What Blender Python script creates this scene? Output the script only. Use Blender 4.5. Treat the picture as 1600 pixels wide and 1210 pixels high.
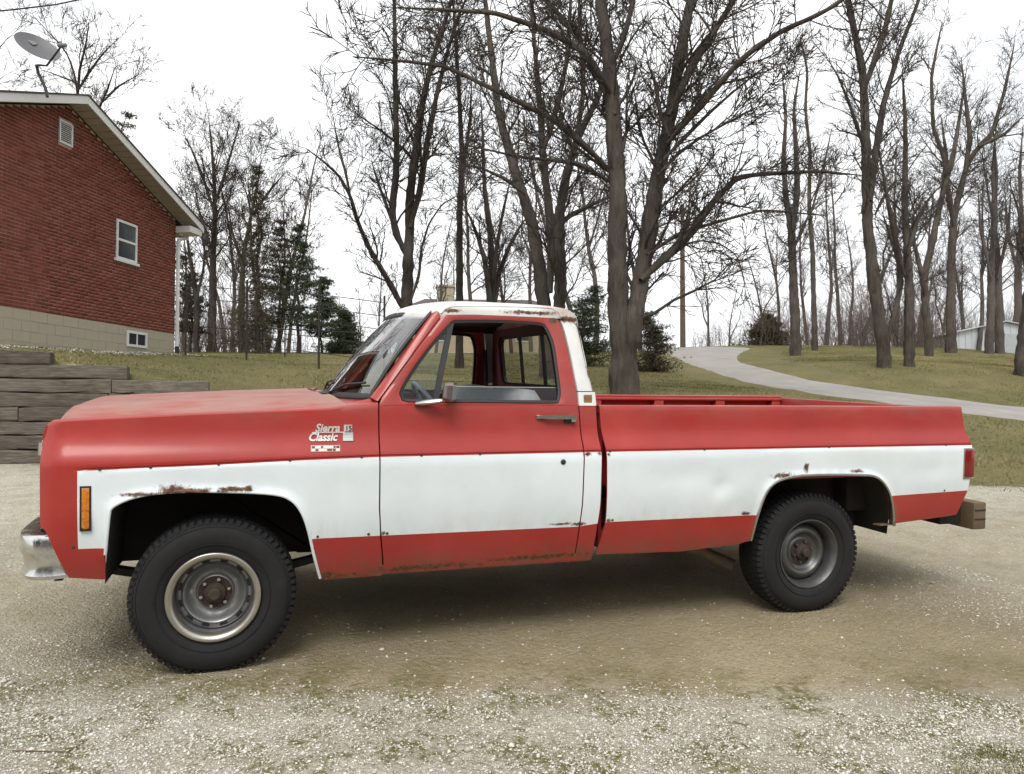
import bpy, bmesh, math, random
import numpy as np
from mathutils import Vector, Matrix
for o in list(bpy.data.objects): bpy.data.objects.remove(o)
random.seed(7); RNG = np.random.default_rng(11)
SC = bpy.context.scene; COL = SC.collection
rad = math.radians
# ------------------------------------------------------------------ camera
# truck frame: x rearwards from the front axle, y away from the camera, z up from the drive;
# the drive is tilted by TILT about x, so the world frame is the truck frame turned by TILT
TILT = rad(3.0)
FPX = 1157.2                                   # focal length in photograph pixels (1600 wide)
CT = np.array([0.2507, -3.5922, 1.4250])       # camera in the truck frame
def basis(yaw, pitch, roll):
    f = np.array([math.sin(yaw)*math.cos(pitch), math.cos(yaw)*math.cos(pitch), math.sin(pitch)])
    r = np.array([math.cos(yaw), -math.sin(yaw), 0.0]); u = np.cross(r, f)
    return r*math.cos(roll)+u*math.sin(roll), -r*math.sin(roll)+u*math.cos(roll), f
BT = basis(rad(17.8998), rad(-1.2571), rad(1.0055))
RX = np.array([[1,0,0],[0,math.cos(TILT),-math.sin(TILT)],[0,math.sin(TILT),math.cos(TILT)]])
CW = RX @ CT; BW = [RX @ b for b in BT]
cam = bpy.data.objects.new('camera', bpy.data.cameras.new('camera')); COL.objects.link(cam)
cam.data.sensor_fit = 'HORIZONTAL'; cam.data.sensor_width = 36.0; cam.data.lens = 36.0*FPX/1600.0
cam.data.clip_start = 0.05; cam.data.clip_end = 2000
mw = Matrix.Identity(4)
for i in range(3):
    mw[i][0] = BW[0][i]; mw[i][1] = BW[1][i]; mw[i][2] = -BW[2][i]; mw[i][3] = CW[i]
cam.matrix_world = mw
SC.camera = cam
# ------------------------------------------------------------------ sky and sun (overcast)
world = bpy.data.worlds.new('World'); SC.world = world; world.use_nodes = True
wn = world.node_tree; wn.nodes.clear()
def WN(t, **k):
    n = wn.nodes.new(t)
    for a, b in k.items(): setattr(n, a, b)
    return n
sky = WN('ShaderNodeTexSky'); sky.sky_type = 'NISHITA'; sky.sun_disc = False
SUN_EL, SUN_AZ = rad(52), rad(205)             # azimuth clockwise from +Y
sky.sun_elevation = SUN_EL; sky.sun_rotation = SUN_AZ; sky.dust_density = 6; sky.air_density = 1.2
hs = WN('ShaderNodeHueSaturation'); hs.inputs['Saturation'].default_value = 0.25
tc = WN('ShaderNodeTexCoord'); mp = WN('ShaderNodeMapping'); mp.inputs['Scale'].default_value = (1.0, 1.0, 2.2)
nz = WN('ShaderNodeTexNoise'); nz.inputs['Scale'].default_value = 1.7; nz.inputs['Detail'].default_value = 5; nz.inputs['Roughness'].default_value = .55
cr = WN('ShaderNodeValToRGB'); cr.color_ramp.elements[0].position = .3; cr.color_ramp.elements[1].position = .72
cr.color_ramp.elements[0].color = (6.6, 6.9, 7.25, 1); cr.color_ramp.elements[1].color = (9.9, 9.9, 9.9, 1)
mx = WN('ShaderNodeMix', data_type='RGBA'); mx.inputs['Factor'].default_value = .88
bgn = WN('ShaderNodeBackground'); bgn.inputs['Strength'].default_value = .105
won = WN('ShaderNodeOutputWorld')
L = wn.links.new
L(sky.outputs[0], hs.inputs['Color']); L(tc.outputs['Generated'], mp.inputs[0]); L(mp.outputs[0], nz.inputs['Vector'])
L(nz.outputs[0], cr.inputs[0]); L(hs.outputs[0], mx.inputs['A']); L(cr.outputs[0], mx.inputs['B'])
L(mx.outputs['Result'], bgn.inputs['Color']); L(bgn.outputs[0], won.inputs[0])
sun = bpy.data.objects.new('sun', bpy.data.lights.new('sun', 'SUN')); COL.objects.link(sun)
sun.data.energy = 1.5; sun.data.angle = rad(28); sun.data.color = (1, .97, .93)
sd = Vector((math.sin(SUN_AZ)*math.cos(SUN_EL), math.cos(SUN_AZ)*math.cos(SUN_EL), math.sin(SUN_EL)))
sun.rotation_euler = (-sd).to_track_quat('-Z', 'Y').to_euler(); sun.location = (0, -10, 30)
SC.view_settings.view_transform = 'Standard'; SC.view_settings.look = 'None'
SC.view_settings.exposure = 0.6; SC.view_settings.gamma = 1.0; SC.view_settings.use_curve_mapping = False
# ------------------------------------------------------------------ pixel helpers
def wray(u, v): return BW[2] + BW[0]*(u-800)/FPX + BW[1]*(605-v)/FPX
def wat(u, v, d): return CW + wray(u, v)*d                 # world point at depth d
def tray(u, v): return BT[2] + BT[0]*(u-800)/FPX + BT[1]*(605-v)/FPX
def ty(u, v, y):                                            # truck-frame point on the plane y
    d = tray(u, v); return CT + d*((y-CT[1])/d[1])
def wproj(P):
    d = np.asarray(P, float)-CW; z = d@BW[2]; return 800+FPX*(d@BW[0])/z, 605-FPX*(d@BW[1])/z, z
# ------------------------------------------------------------------ object helpers
def tag(o, label=None, cat=None, group=None, kind=None):
    if label: o['label'] = label
    if cat: o['category'] = cat
    if group: o['group'] = group
    if kind: o['kind'] = kind
    return o
def empty(name, loc=(0,0,0), rot=(0,0,0), parent=None):
    o = bpy.data.objects.new(name, None); COL.objects.link(o); o.location = loc; o.rotation_euler = rot
    o.empty_display_size = .2; o.parent = parent; return o
def link(name, me, parent=None, mats=()):
    o = bpy.data.objects.new(name, me); COL.objects.link(o)
    for m in mats:
        if m.name not in [x.name for x in me.materials if x]: me.materials.append(m)
    o.parent = parent; return o
def emit(name, bm, mats, parent=None, ang=35, smooth=True):
    if not isinstance(mats, (list, tuple)): mats = [mats]
    bm.normal_update()
    if smooth:
        lim = rad(ang)
        for f in bm.faces: f.smooth = True
        for e in bm.edges:
            if len(e.link_faces) == 2 and e.calc_face_angle(0) > lim: e.smooth = False
    me = bpy.data.meshes.new(name); bm.to_mesh(me); bm.free()
    o = bpy.data.objects.new(name, me); COL.objects.link(o)
    for m in mats: me.materials.append(m)
    o.parent = parent; return o
def raw(name, V, F, mats, parent=None, smooth=False, mi=None):
    me = bpy.data.meshes.new(name)
    V = np.asarray(V, np.float32)
    F = np.asarray(F, np.int32); k = F.shape[1]
    me.vertices.add(len(V)); me.vertices.foreach_set('co', V.ravel())
    me.loops.add(F.size); me.loops.foreach_set('vertex_index', F.ravel())
    me.polygons.add(len(F)); me.polygons.foreach_set('loop_start', np.arange(0, F.size, k, dtype=np.int32))
    me.polygons.foreach_set('loop_total', np.full(len(F), k, np.int32))
    if smooth: me.polygons.foreach_set('use_smooth', np.ones(len(F), bool))
    if mi is not None: me.polygons.foreach_set('material_index', np.asarray(mi, np.int32))
    me.update(calc_edges=True); me.validate()
    if not isinstance(mats, (list, tuple)): mats = [mats]
    for m in mats: me.materials.append(m)
    o = bpy.data.objects.new(name, me); COL.objects.link(o); o.parent = parent; return o
def vcol(me, name, data):                                   # per-vertex colour attribute
    a = me.attributes.new(name, 'FLOAT_COLOR', 'POINT')
    d = np.ones((len(me.vertices), 4), np.float32); data = np.asarray(data, np.float32)
    if data.ndim == 1: d[:, :3] = data[:, None]
    else: d[:, :3] = data
    a.data.foreach_set('color', d.ravel())
def BM(): return bmesh.new()
def box(bm, lo, hi, bev=0.0, M=None, mi=0):
    lo = Vector(lo); hi = Vector(hi); c = (lo+hi)/2; s = hi-lo
    r = bmesh.ops.create_cube(bm, size=1.0)
    vs = r['verts']
    for v in vs: v.co = Vector((v.co.x*s.x, v.co.y*s.y, v.co.z*s.z)) + c
    fs = {f for v in vs for f in v.link_faces}
    for f in fs: f.material_index = mi
    if bev > 0:
        es = list({e for v in vs for e in v.link_edges})
        g = bmesh.ops.bevel(bm, geom=es, offset=bev, segments=2, affect='EDGES', profile=.5)
        vs = list(set(g['verts']) | {v for v in vs if v.is_valid})
        allv = set()
        st = [v for v in vs if v.is_valid]
        while st:
            v = st.pop()
            if v in allv: continue
            allv.add(v)
            for e in v.link_edges: st.append(e.other_vert(v))
        vs = list(allv)
        for v in vs:
            for f in v.link_faces: f.material_index = mi
    if M is not None:
        for v in vs: v.co = M @ v.co
    return vs
def loft(bm, rows, closed=False, mi=0, capA=False, capB=False):
    R = [[bm.verts.new(Vector(p)) for p in r] for r in rows]
    n = len(R[0])
    for i in range(len(R)-1):
        for j in range(n if closed else n-1):
            k = (j+1) % n
            try:
                f = bm.faces.new((R[i][j], R[i][k], R[i+1][k], R[i+1][j])); f.material_index = mi
            except ValueError: pass
    if capA: bm.faces.new(list(reversed(R[0]))).material_index = mi
    if capB: bm.faces.new(R[-1]).material_index = mi
    return R
def tube(bm, pts, r, n=10, mi=0, cap=True):
    P = [Vector(p) for p in pts]; rows = []
    rr = r if isinstance(r, (list, tuple)) else [r]*len(P)
    ref = Vector((0, 0, 1))
    for i, p in enumerate(P):
        d = (P[min(i+1, len(P)-1)] - P[max(i-1, 0)]).normalized()
        if i == 0: a = d.orthogonal().normalized()
        else: a = (a - d*a.dot(d)).normalized()
        b = d.cross(a)
        rows.append([p + (a*math.cos(t)+b*math.sin(t))*rr[i] for t in [2*math.pi*k/n for k in range(n)]])
    loft(bm, rows, True, mi, cap, cap)
def lathe(bm, prof, c, axis='Y', n=64, mi=0, sgn=1):         # prof: (radius, offset along axis)
    rows = []
    for k in range(n+0):
        t = 2*math.pi*k/n
        rows.append([(c[0]+r*math.cos(t), c[1]+sgn*o, c[2]+r*math.sin(t)) if axis == 'Y' else
                     (c[0]+r*math.cos(t), c[1]+r*math.sin(t), c[2]+o) for r, o in prof])
    R = [[bm.verts.new(Vector(p)) for p in r] for r in rows]
    m = len(prof)
    for k in range(n):
        A = R[k]; B = R[(k+1) % n]
        for j in range(m-1):
            bm.faces.new((A[j], A[j+1], B[j+1], B[j])).material_index = mi
    bmesh.ops.remove_doubles(bm, verts=bm.verts, dist=1e-6)
def thicken(bm, vec):                                        # give an open sheet a back and rims
    be = [e for e in bm.edges if len(e.link_faces) == 1]
    fs = list(bm.faces)
    d = bmesh.ops.duplicate(bm, geom=list(bm.verts)+list(bm.edges)+fs)
    vm = d['vert_map']
    for g in d['geom']:
        if isinstance(g, bmesh.types.BMVert): g.co += Vector(vec(g.co) if callable(vec) else vec)
    for e in be:
        a, b = e.verts
        f = bm.faces.new((a, b, vm[b], vm[a])); f.material_index = e.link_faces[0].material_index
    bmesh.ops.recalc_face_normals(bm, faces=bm.faces)
def mirror(bm, w=2.02):
    for v in bm.verts: v.co.y = w - v.co.y
    bmesh.ops.reverse_faces(bm, faces=bm.faces)
# ------------------------------------------------------------------ materials
class Mat:
    def __init__(s, name, rough=.6, metal=0.0, color=(.5,.5,.5), spec=.5):
        s.m = bpy.data.materials.new(name); s.m.use_nodes = True; s.t = s.m.node_tree
        s.b = s.t.nodes['Principled BSDF']; s.out = s.t.nodes['Material Output']
        s.b.inputs['Base Color'].default_value = (*color, 1); s.b.inputs['Roughness'].default_value = rough
        s.b.inputs['Metallic'].default_value = metal; s.b.inputs['Specular IOR Level'].default_value = spec
        s._c = None
    def n(s, t, **k):
        x = s.t.nodes.new(t)
        for a, b in k.items(): setattr(x, a, b)
        return x
    def l(s, a, b): s.t.links.new(a, b)
    def co(s, kind='Object'):
        if s._c is None: s._c = s.n('ShaderNodeTexCoord')
        return s._c.outputs[kind]
    def mapped(s, scale, kind='Object', loc=(0,0,0)):
        m = s.n('ShaderNodeMapping'); m.inputs['Scale'].default_value = scale; m.inputs['Location'].default_value = loc
        s.l(s.co(kind), m.inputs[0]); return m.outputs[0]
    def noise(s, scale, detail=4, rough=.55, vec=None, dist=0):
        x = s.n('ShaderNodeTexNoise'); x.inputs['Scale'].default_value = scale; x.inputs['Detail'].default_value = detail
        x.inputs['Roughness'].default_value = rough; x.inputs['Distortion'].default_value = dist
        s.l(vec if vec is not None else s.co(), x.inputs['Vector']); return x.outputs['Fac']
    def vor(s, scale, feat='F1', out='Distance', vec=None, rnd=1):
        x = s.n('ShaderNodeTexVoronoi'); x.feature = feat; x.inputs['Scale'].default_value = scale
        x.inputs['Randomness'].default_value = rnd
        s.l(vec if vec is not None else s.co(), x.inputs['Vector']); return x.outputs[out]
    def ramp(s, fac, stops):
        x = s.n('ShaderNodeValToRGB'); e = x.color_ramp.elements
        while len(e) < len(stops): e.new(.5)
        for i, (p, c) in enumerate(stops):
            e[i].position = p; e[i].color = (*c, 1) if not isinstance(c, (int, float)) else (c, c, c, 1)
        s.l(fac, x.inputs[0]); return x.outputs[0]
    def mix(s, fac, a, b, mode='MIX'):
        x = s.n('ShaderNodeMix', data_type='RGBA', blend_type=mode)
        for v, k in ((fac, 'Factor'), (a, 'A'), (b, 'B')):
            if isinstance(v, (int, float)) and k == 'Factor': x.inputs[k].default_value = v
            elif isinstance(v, tuple): x.inputs[k].default_value = (*v, 1)
            else: s.l(v, x.inputs[k])
        return x.outputs['Result']
    def math(s, op, a, b=0.0, clamp=False):
        x = s.n('ShaderNodeMath', operation=op); x.use_clamp = clamp
        for v, i in ((a, 0), (b, 1)):
            if isinstance(v, (int, float)): x.inputs[i].default_value = v
            else: s.l(v, x.inputs[i])
        return x.outputs[0]
    def mrange(s, v, a, b, c=0.0, d=1.0):
        x = s.n('ShaderNodeMapRange'); x.interpolation_type = 'SMOOTHSTEP'
        for i, q in enumerate((a, b, c, d)): x.inputs[i+1].default_value = q
        s.l(v, x.inputs[0]); return x.outputs[0]
    def attr(s, name, out='Color'):
        x = s.n('ShaderNodeAttribute'); x.attribute_name = name; return x.outputs[out]
    def sep(s, vec):
        x = s.n('ShaderNodeSeparateXYZ'); s.l(vec, x.inputs[0]); return x.outputs
    def spot(s, p, sc):                                      # 0 at point p, 1 at the ellipsoid sc
        m = s.n('ShaderNodeMapping'); m.vector_type = 'POINT'
        m.inputs['Scale'].default_value = tuple(1/q for q in sc); m.inputs['Location'].default_value = tuple(-a/q for a, q in zip(p, sc))
        s.l(s.co(), m.inputs[0]); x = s.n('ShaderNodeVectorMath', operation='LENGTH'); s.l(m.outputs[0], x.inputs[0]); return x.outputs['Value']
    def col(s, c): s.l(c, s.b.inputs['Base Color']); return s
    def rough(s, c): s.l(c, s.b.inputs['Roughness']); return s
    def bump(s, h, strength=.4, dist=.01):
        x = s.n('ShaderNodeBump'); x.inputs['Strength'].default_value = strength; x.inputs['Distance'].default_value = dist
        s.l(h, x.inputs['Height']); s.l(x.outputs[0], s.b.inputs['Normal']); return s
def simple(name, c, rough=.6, metal=0., var=.25, sc=8., bump=0., spec=.5, bs=None):
    M = Mat(name, rough, metal, c, spec); f = M.noise(sc, 5)
    M.col(M.mix(f, tuple(x*(1-var) for x in c), tuple(min(1, x*(1+var)) for x in c)))
    if bump: M.bump(M.noise(bs or sc*4, 5), bump, .01)
    return M.m
# ------------------------------------------------------------------ terrain
SL = math.tan(TILT)
WALL_Y = 8.36                                  # front face of the timber retaining wall
def wallx(u):                                  # x where the ray of column u meets the wall's front face
    d = wray(u, 640); return float(CW[0] + d[0]*(WALL_Y-CW[1])/d[1])
ROWH = .2; WZ0 = SL*WALL_Y
ROW_END = [wallx(620), wallx(565), wallx(500), wallx(430), wallx(366), wallx(326), wallx(197), wallx(75)]
cps = [wat(*t) for t in [(975,618,16),(1600,660,16),(1600,634,20),(1337,625,19),(1300,600,23),(1169,600,23),(1225,609,21),(1156,564,33),(1075,572,31),
    (1020,548,42),(1187,540,46),(1385,573,25),(1240,555,36),(1595,588,24),(1500,546,42),(1450,556,38),(640,572,30),(545,600,15),(430,553,35),(385,563,28),(498,577,24),
    (272,553,18),(100,545,14.7),(0,538,13),(330,602,11.6),(250,575,14.0),(150,562,12.6),(60,556,11.2),(760,590,20),(860,575,28)]]
cps += [np.array(p) for p in [(-14,14,2.4),(-10,22,2.6),(-20,30,3.2),(-4,50,4.6),(10,60,5.0),(30,60,5.2),(55,50,5.0),(45,25,3.6),(30,10,1.3),(24,4,.25),(12,3,.16),(16,5,.45),
    (8,3.5,.2),(4,4.5,.3),(4,7,.75),(8,7,.8),(12,7,.72),(2,8,.95),(-30,10,2.2),(0,100,4.6),(60,100,4.6),(-50,60,4.),(100,30,3.),(60,0,0.)]]
for i, x in enumerate(ROW_END): cps.append(np.array([x-.25, 8.95, WZ0+ROWH*(i+1)-.06]))
cps += [np.array((-5., 8.95, 2.0)), np.array((-9., 8.95, 2.0))]
CP = np.array(cps)
def _k(r2): return .5*r2*np.log(np.maximum(r2, 1e-9))
def _fit(P, lam=.6):
    n = len(P); D = ((P[:,None,:2]-P[None,:,:2])**2).sum(-1); A = np.zeros((n+3, n+3))
    A[:n,:n] = _k(D)+np.eye(n)*lam; A[:n,n] = 1; A[:n,n+1:] = P[:,:2]; A[n,:n] = 1; A[n+1:,:n] = P[:,:2].T
    return np.linalg.solve(A, np.concatenate([P[:,2], np.zeros(3)]))
TPS = _fit(CP)
def sst(a, b, x):
    t = np.clip((x-a)/(b-a), 0, 1); return t*t*(3-2*t)
def yard(x, y):
    x = np.atleast_1d(x); y = np.atleast_1d(y); out = np.zeros(x.shape)
    for i in range(0, len(x), 20000):
        xx = x[i:i+20000]; yy = y[i:i+20000]
        D = (xx[:,None]-CP[None,:,0])**2+(yy[:,None]-CP[None,:,1])**2
        out[i:i+20000] = _k(D)@TPS[:len(CP)]+TPS[len(CP)]+TPS[len(CP)+1]*xx+TPS[len(CP)+2]*yy
    return out
XEND = ROW_END[0]
def wiggle(x, y):
    return (np.sin(x*1.9+y*.7)*np.sin(y*2.3-x*.6)*.5+np.sin(x*5.1+1)*np.sin(y*4.3+2)*.25)
def ground(x, y):
    x = np.atleast_1d(np.asarray(x, float)); y = np.atleast_1d(np.asarray(y, float))
    pl = SL*y; yd = yard(np.clip(x, -60, 110), np.clip(y, -5, 110))
    soft = sst(2.4, 8.0, y); hard = sst(WALL_Y+.1, WALL_Y+.3, y)
    w = np.where(x < XEND-1, hard, np.where(x > XEND+2.5, soft, 0))
    t = np.clip((x-(XEND-1))/3.5, 0, 1); mid = (x >= XEND-1) & (x <= XEND+2.5)
    w = np.where(mid, hard*(1-t)+soft*t, w)
    z = pl*(1-w)+yd*w
    near = np.exp(-(((x-1.7)/3.2)**2+((y-.8)/1.8)**2)**2)
    return z + wiggle(x, y)*(.006*(1-near)*(1-w)+.03*w)
def gz(x, y): return float(ground(x, y)[0])
def gpix(u, v, d0=3, d1=90):                  # ray of a pixel down to the ground
    d = wray(u, v); ds = np.arange(d0, d1, .1); P = CW[None]+d[None]*ds[:,None]
    g = ground(P[:,0], P[:,1]); k = np.nonzero(P[:,2] < g)[0]
    if len(k) == 0: return P[-1]
    p = P[k[0]].copy(); p[2] = g[k[0]]; return p
YBX = [-30,-3,-.5,1.5,4,6.7,9.6,13,20,40,100]; YBY = [8.6,8.6,7.6,6.2,5.2,4.4,3.6,2.6,1.6,0.,-4.]
def gravel_edge(x): return np.interp(x, YBX, YBY)
def axis(parts):
    a = np.concatenate([np.arange(s, e, st) for s, e, st in parts]); return np.unique(np.round(a, 4))
GX = axis([(-160,-40,20),(-40,-12,3),(-12,16,.25),(16,45,.8),(45,90,4),(90,400,30)])
GY = axis([(-60,-8,6),(-8,-3,.5),(-3,8.2,.25),(8.2,9.1,.06),(9.1,30,.4),(30,60,1.2),(60,120,6),(120,600,40)])
XX, YY = np.meshgrid(GX, GY); xf = XX.ravel(); yf = YY.ravel(); zf = ground(xf, yf)
nx = len(GX); ny = len(GY); ii = (np.arange(ny-1)[:,None]*nx+np.arange(nx-1)[None]).ravel()
GF = np.stack([ii, ii+1, ii+nx+1, ii+nx], 1)

gm = Mat('ground_surface', .95, spec=.15)
gp = gm.sep(gm.co())
mask = gm.math('ADD', gm.attr('gravel', 'Fac'), gm.math('MULTIPLY', gm.math('SUBTRACT', gm.noise(1.6, 6, .65), .5), 1.1))
mask = gm.mrange(mask, .40, .62)
v1 = gm.vor(75, out='Color'); v1s = gm.n('ShaderNodeSeparateColor'); gm.l(v1, v1s.inputs[0])
st = gm.ramp(v1s.outputs[0], [(0, (.34,.31,.25)), (.3, (.52,.49,.415)), (.6, (.65,.62,.54)), (.85, (.74,.715,.635)), (1, (.82,.80,.73))])
fine = gm.noise(420, 3, .7)
st = gm.mix(.5, gm.mix(1, st, (1.0,.97,.88), 'MULTIPLY'), gm.ramp(fine, [(.28, (.20,.18,.135)), (.5, (.54,.51,.435)), (.70, (.78,.755,.68))]))
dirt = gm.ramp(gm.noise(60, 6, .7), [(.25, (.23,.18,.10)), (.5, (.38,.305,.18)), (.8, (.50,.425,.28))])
# packed tyre track in front of the truck and dirt under it: bands in y with ragged edges
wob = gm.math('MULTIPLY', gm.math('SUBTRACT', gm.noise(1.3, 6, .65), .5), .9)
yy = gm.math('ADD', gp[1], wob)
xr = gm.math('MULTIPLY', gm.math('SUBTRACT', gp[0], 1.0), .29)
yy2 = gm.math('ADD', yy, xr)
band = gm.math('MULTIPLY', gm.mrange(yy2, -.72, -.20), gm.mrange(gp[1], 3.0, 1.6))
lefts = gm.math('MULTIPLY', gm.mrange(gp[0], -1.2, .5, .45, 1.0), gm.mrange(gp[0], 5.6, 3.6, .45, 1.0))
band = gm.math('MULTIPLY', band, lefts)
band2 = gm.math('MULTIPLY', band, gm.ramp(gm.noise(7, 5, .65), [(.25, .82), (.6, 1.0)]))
crev = gm.mrange(gm.noise(48, 5, .75), .58, .70); st = gm.mix(gm.math('MULTIPLY', crev, .38), st, (.19,.17,.125))
st = gm.mix(gm.math('MULTIPLY', gm.mrange(gm.noise(5.5, 6, .7), .42, .66), .5), st, (.36,.315,.205))
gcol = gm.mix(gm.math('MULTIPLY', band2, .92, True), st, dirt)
broad = gm.ramp(gm.noise(.55, 5, .6), [(.3, .74), (.7, 1.06)]); bc = gm.mix(1, gcol, broad, 'MULTIPLY')
moss = gm.math('MULTIPLY', gm.mrange(gm.noise(3.0, 8, .78), .455, .575), gm.mrange(gm.noise(30, 5, .75), .38, .58))
mossw = gm.mrange(yy2, .3, -.6, .12, 1.0)
gcol = gm.mix(gm.math('MULTIPLY', moss, gm.math('MULTIPLY', mossw, 1.0), True), bc, (.165,.152,.048))
gr = gm.ramp(gm.noise(.55, 8, .72), [(.32, (.09,.092,.032)), (.45, (.15,.136,.058)), (.6, (.22,.186,.09)), (.78, (.31,.262,.145))])
gr = gm.mix(.45, gr, gm.ramp(gm.noise(22, 5, .75), [(.3, (.10,.097,.038)), (.7, (.215,.185,.092))]))
gm.col(gm.mix(mask, gr, gcol))
mot = gm.math('MULTIPLY', gm.vor(26, out='Distance'), .9)
hgt = gm.math('ADD', gm.math('MULTIPLY', gm.vor(75), -.8), gm.math('MULTIPLY', fine, .5))
hgt = gm.math('SUBTRACT', hgt, mot)
gm.bump(hgt, .95, .018)
g = raw('ground', np.stack([xf, yf, zf], 1), GF, gm.m, smooth=True); tag(g, kind='structure')
dist = gravel_edge(xf)-yf
gv = np.clip(.5+dist*.45, 0, 1)
vcol(g.data, 'gravel', gv)

# ------------------------------------------------------------------ driveway road across the lawn
asp = Mat('worn_pale_asphalt', .9, spec=.2)
asp.col(asp.mix(asp.ramp(asp.noise(.8, 7, .7), [(.35, 0.), (.65, 1.)]), asp.ramp(asp.noise(90, 4, .7), [(.3, (.18,.17,.155)), (.7, (.30,.285,.26))]), (.315,.298,.272)))
asp.bump(asp.noise(180, 3), .3, .006)
LO = [(1600,661),(1506,649),(1420,637),(1337,626),(1262,616),(1225,609),(1169,600),(1112,585),(1075,572),(1045,559),(1010,548)]
HI = [(1600,634),(1520,627),(1450,619),(1375,610),(1300,600),(1225,585),(1185,575),(1160,567),(1154,559),(1162,551),(1187,543)]
def resample(P, n):
    P = np.asarray(P, float); s = np.concatenate([[0], np.cumsum(np.linalg.norm(np.diff(P, axis=0), axis=1))])
    t = np.linspace(0, s[-1], n); return np.stack([np.interp(t, s, P[:,i]) for i in range(P.shape[1])], 1)
def smooth(P, k=4):
    P = P.copy()
    for _ in range(k): P[1:-1] = .25*P[:-2]+.5*P[1:-1]+.25*P[2:]
    return P
loW = np.array([gpix(*q)[:2] for q in LO]); hiW = np.array([gpix(*q)[:2] for q in HI])
e0 = loW[0]-loW[1]; e0 /= np.linalg.norm(e0); e1 = hiW[0]-hiW[1]; e1 /= np.linalg.norm(e1); em = (e0+e1)/2
loW = np.concatenate([[loW[0]+em*60, loW[0]+em*25], loW, [loW[-1]+(-6, 3), loW[-1]+(-22, 14)]]); hiW = np.concatenate([[hiW[0]+em*60, hiW[0]+em*25], hiW, [hiW[-1]+(-6, 6), hiW[-1]+(-24, 18)]])
A = smooth(resample(loW, 180), 6); B = smooth(resample(hiW, 180), 6)
NC = 11; V = []
for a, b in zip(A, B):
    for j in range(NC): V.append(a+(b-a)*j/(NC-1))
V = np.array(V); zz = ground(V[:,0], V[:,1]); t = np.tile(np.linspace(-1, 1, NC), 180)
zz = zz + .05*(1-t**2)+.012
edge = np.abs(t) > .99; zz[edge] -= .07
F = [(i*NC+j, i*NC+j+1, (i+1)*NC+j+1, (i+1)*NC+j) for i in range(179) for j in range(NC-1)]
tag(raw('road', np.column_stack([V, zz]), F, asp.m, smooth=True), kind='structure')
ROADA, ROADB = A, B
def on_road(x, y, f=1.0):
    P = np.stack([np.atleast_1d(x), np.atleast_1d(y)], 1); M = (ROADA+ROADB)/2; Wd = np.linalg.norm(ROADA-ROADB, axis=1)/2
    D = np.linalg.norm(P[:,None]-M[None], axis=2); k = D.argmin(1); return D[np.arange(len(P)), k] < Wd[k]*(f+.06*np.sin(P[:,0]*3.1)*np.sin(P[:,1]*2.7+1))
# ------------------------------------------------------------------ materials for buildings
WHITE = simple('white_trim_paint', (.66,.66,.64), .45, var=.10, sc=5)
DARKGLASS = Mat('window_glass_dark', .06, 0, (.03,.035,.04), .8).m
brk = Mat('red_brick', .9, spec=.2)
oi = brk.n('ShaderNodeObjectInfo'); ge = brk.n('ShaderNodeNewGeometry')
rr = brk.math('FRACT', brk.math('ADD', oi.outputs['Random'], ge.outputs['Random Per Island']))
bcol = brk.ramp(rr, [(0, (.10,.026,.020)), (.3, (.155,.038,.027)), (.6, (.195,.049,.033)), (.85, (.235,.066,.044)), (1, (.13,.040,.034))])
brk.col(brk.mix(.35, bcol, brk.ramp(brk.noise(30, 5, .7, ge.outputs['Position']), [(.3, (.10,.028,.02)), (.7, (.29,.09,.06))])))
brk.bump(brk.noise(60, 5, .7), .5, .006); BRICK = brk.m
MORTAR = simple('mortar', (.44,.34,.26), .95, var=.2, sc=30, bump=.4)
BLOCK = Mat('concrete_block', .92, spec=.2)
BLOCK.col(BLOCK.mix(BLOCK.noise(2.5, 6, .65, BLOCK.co('Object')), (.36,.32,.245), (.43,.39,.305))); BLOCK.bump(BLOCK.noise(120, 4, .7), .5, .006); BLOCK = BLOCK.m
SOFFIT = simple('soffit_vinyl', (.40,.36,.29), .5, var=.12, sc=6)
SHINGLE = simple('roof_shingle', (.075,.062,.055), .95, var=.4, sc=25, bump=.5)
DKMETAL = simple('dark_metal', (.035,.035,.038), .5, .5, var=.3)
# ------------------------------------------------------------------ brick house
HC = wat(272, 553, 18.0); HL = wat(0, 538, 13.0)
hd = np.array([HL[0]-HC[0], HL[1]-HC[1]]); hd /= np.linalg.norm(hd)           # along the gable wall, towards the camera
hn = np.array([-hd[1], hd[0]])
if hn @ (CW[:2]-HC[:2]) < 0: hn = -hn                                          # out of the gable wall
# local frame: X along the wall from the far corner, Y out of the wall, Z up
HM = Matrix(((hd[0], hn[0], 0, HC[0]), (hd[1], hn[1], 0, HC[1]), (0, 0, 1, HC[2]), (0, 0, 0, 1)))
def house_uv(u, v):                             # local X, Z of a pixel on the gable wall
    d = wray(u, v); o = CW-np.array(HC); t = -(o[:2]@hn)/(d[:2]@hn); p = o+d*t
    return float(p[:2]@hd), float(p[2]+HC[2])
house = empty('brick_house'); house.matrix_world = HM
tag(house, 'red brick house with white gable trim above the timber retaining wall', 'house')
HW = 7.1; FZ = house_uv(272, 522)[1]; EZ = house_uv(272, 343)[1]; PX = HW/2; RISE = 1.38; SLP = RISE/PX
def gable(x): return EZ + SLP*(PX-abs(x-PX))
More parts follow.
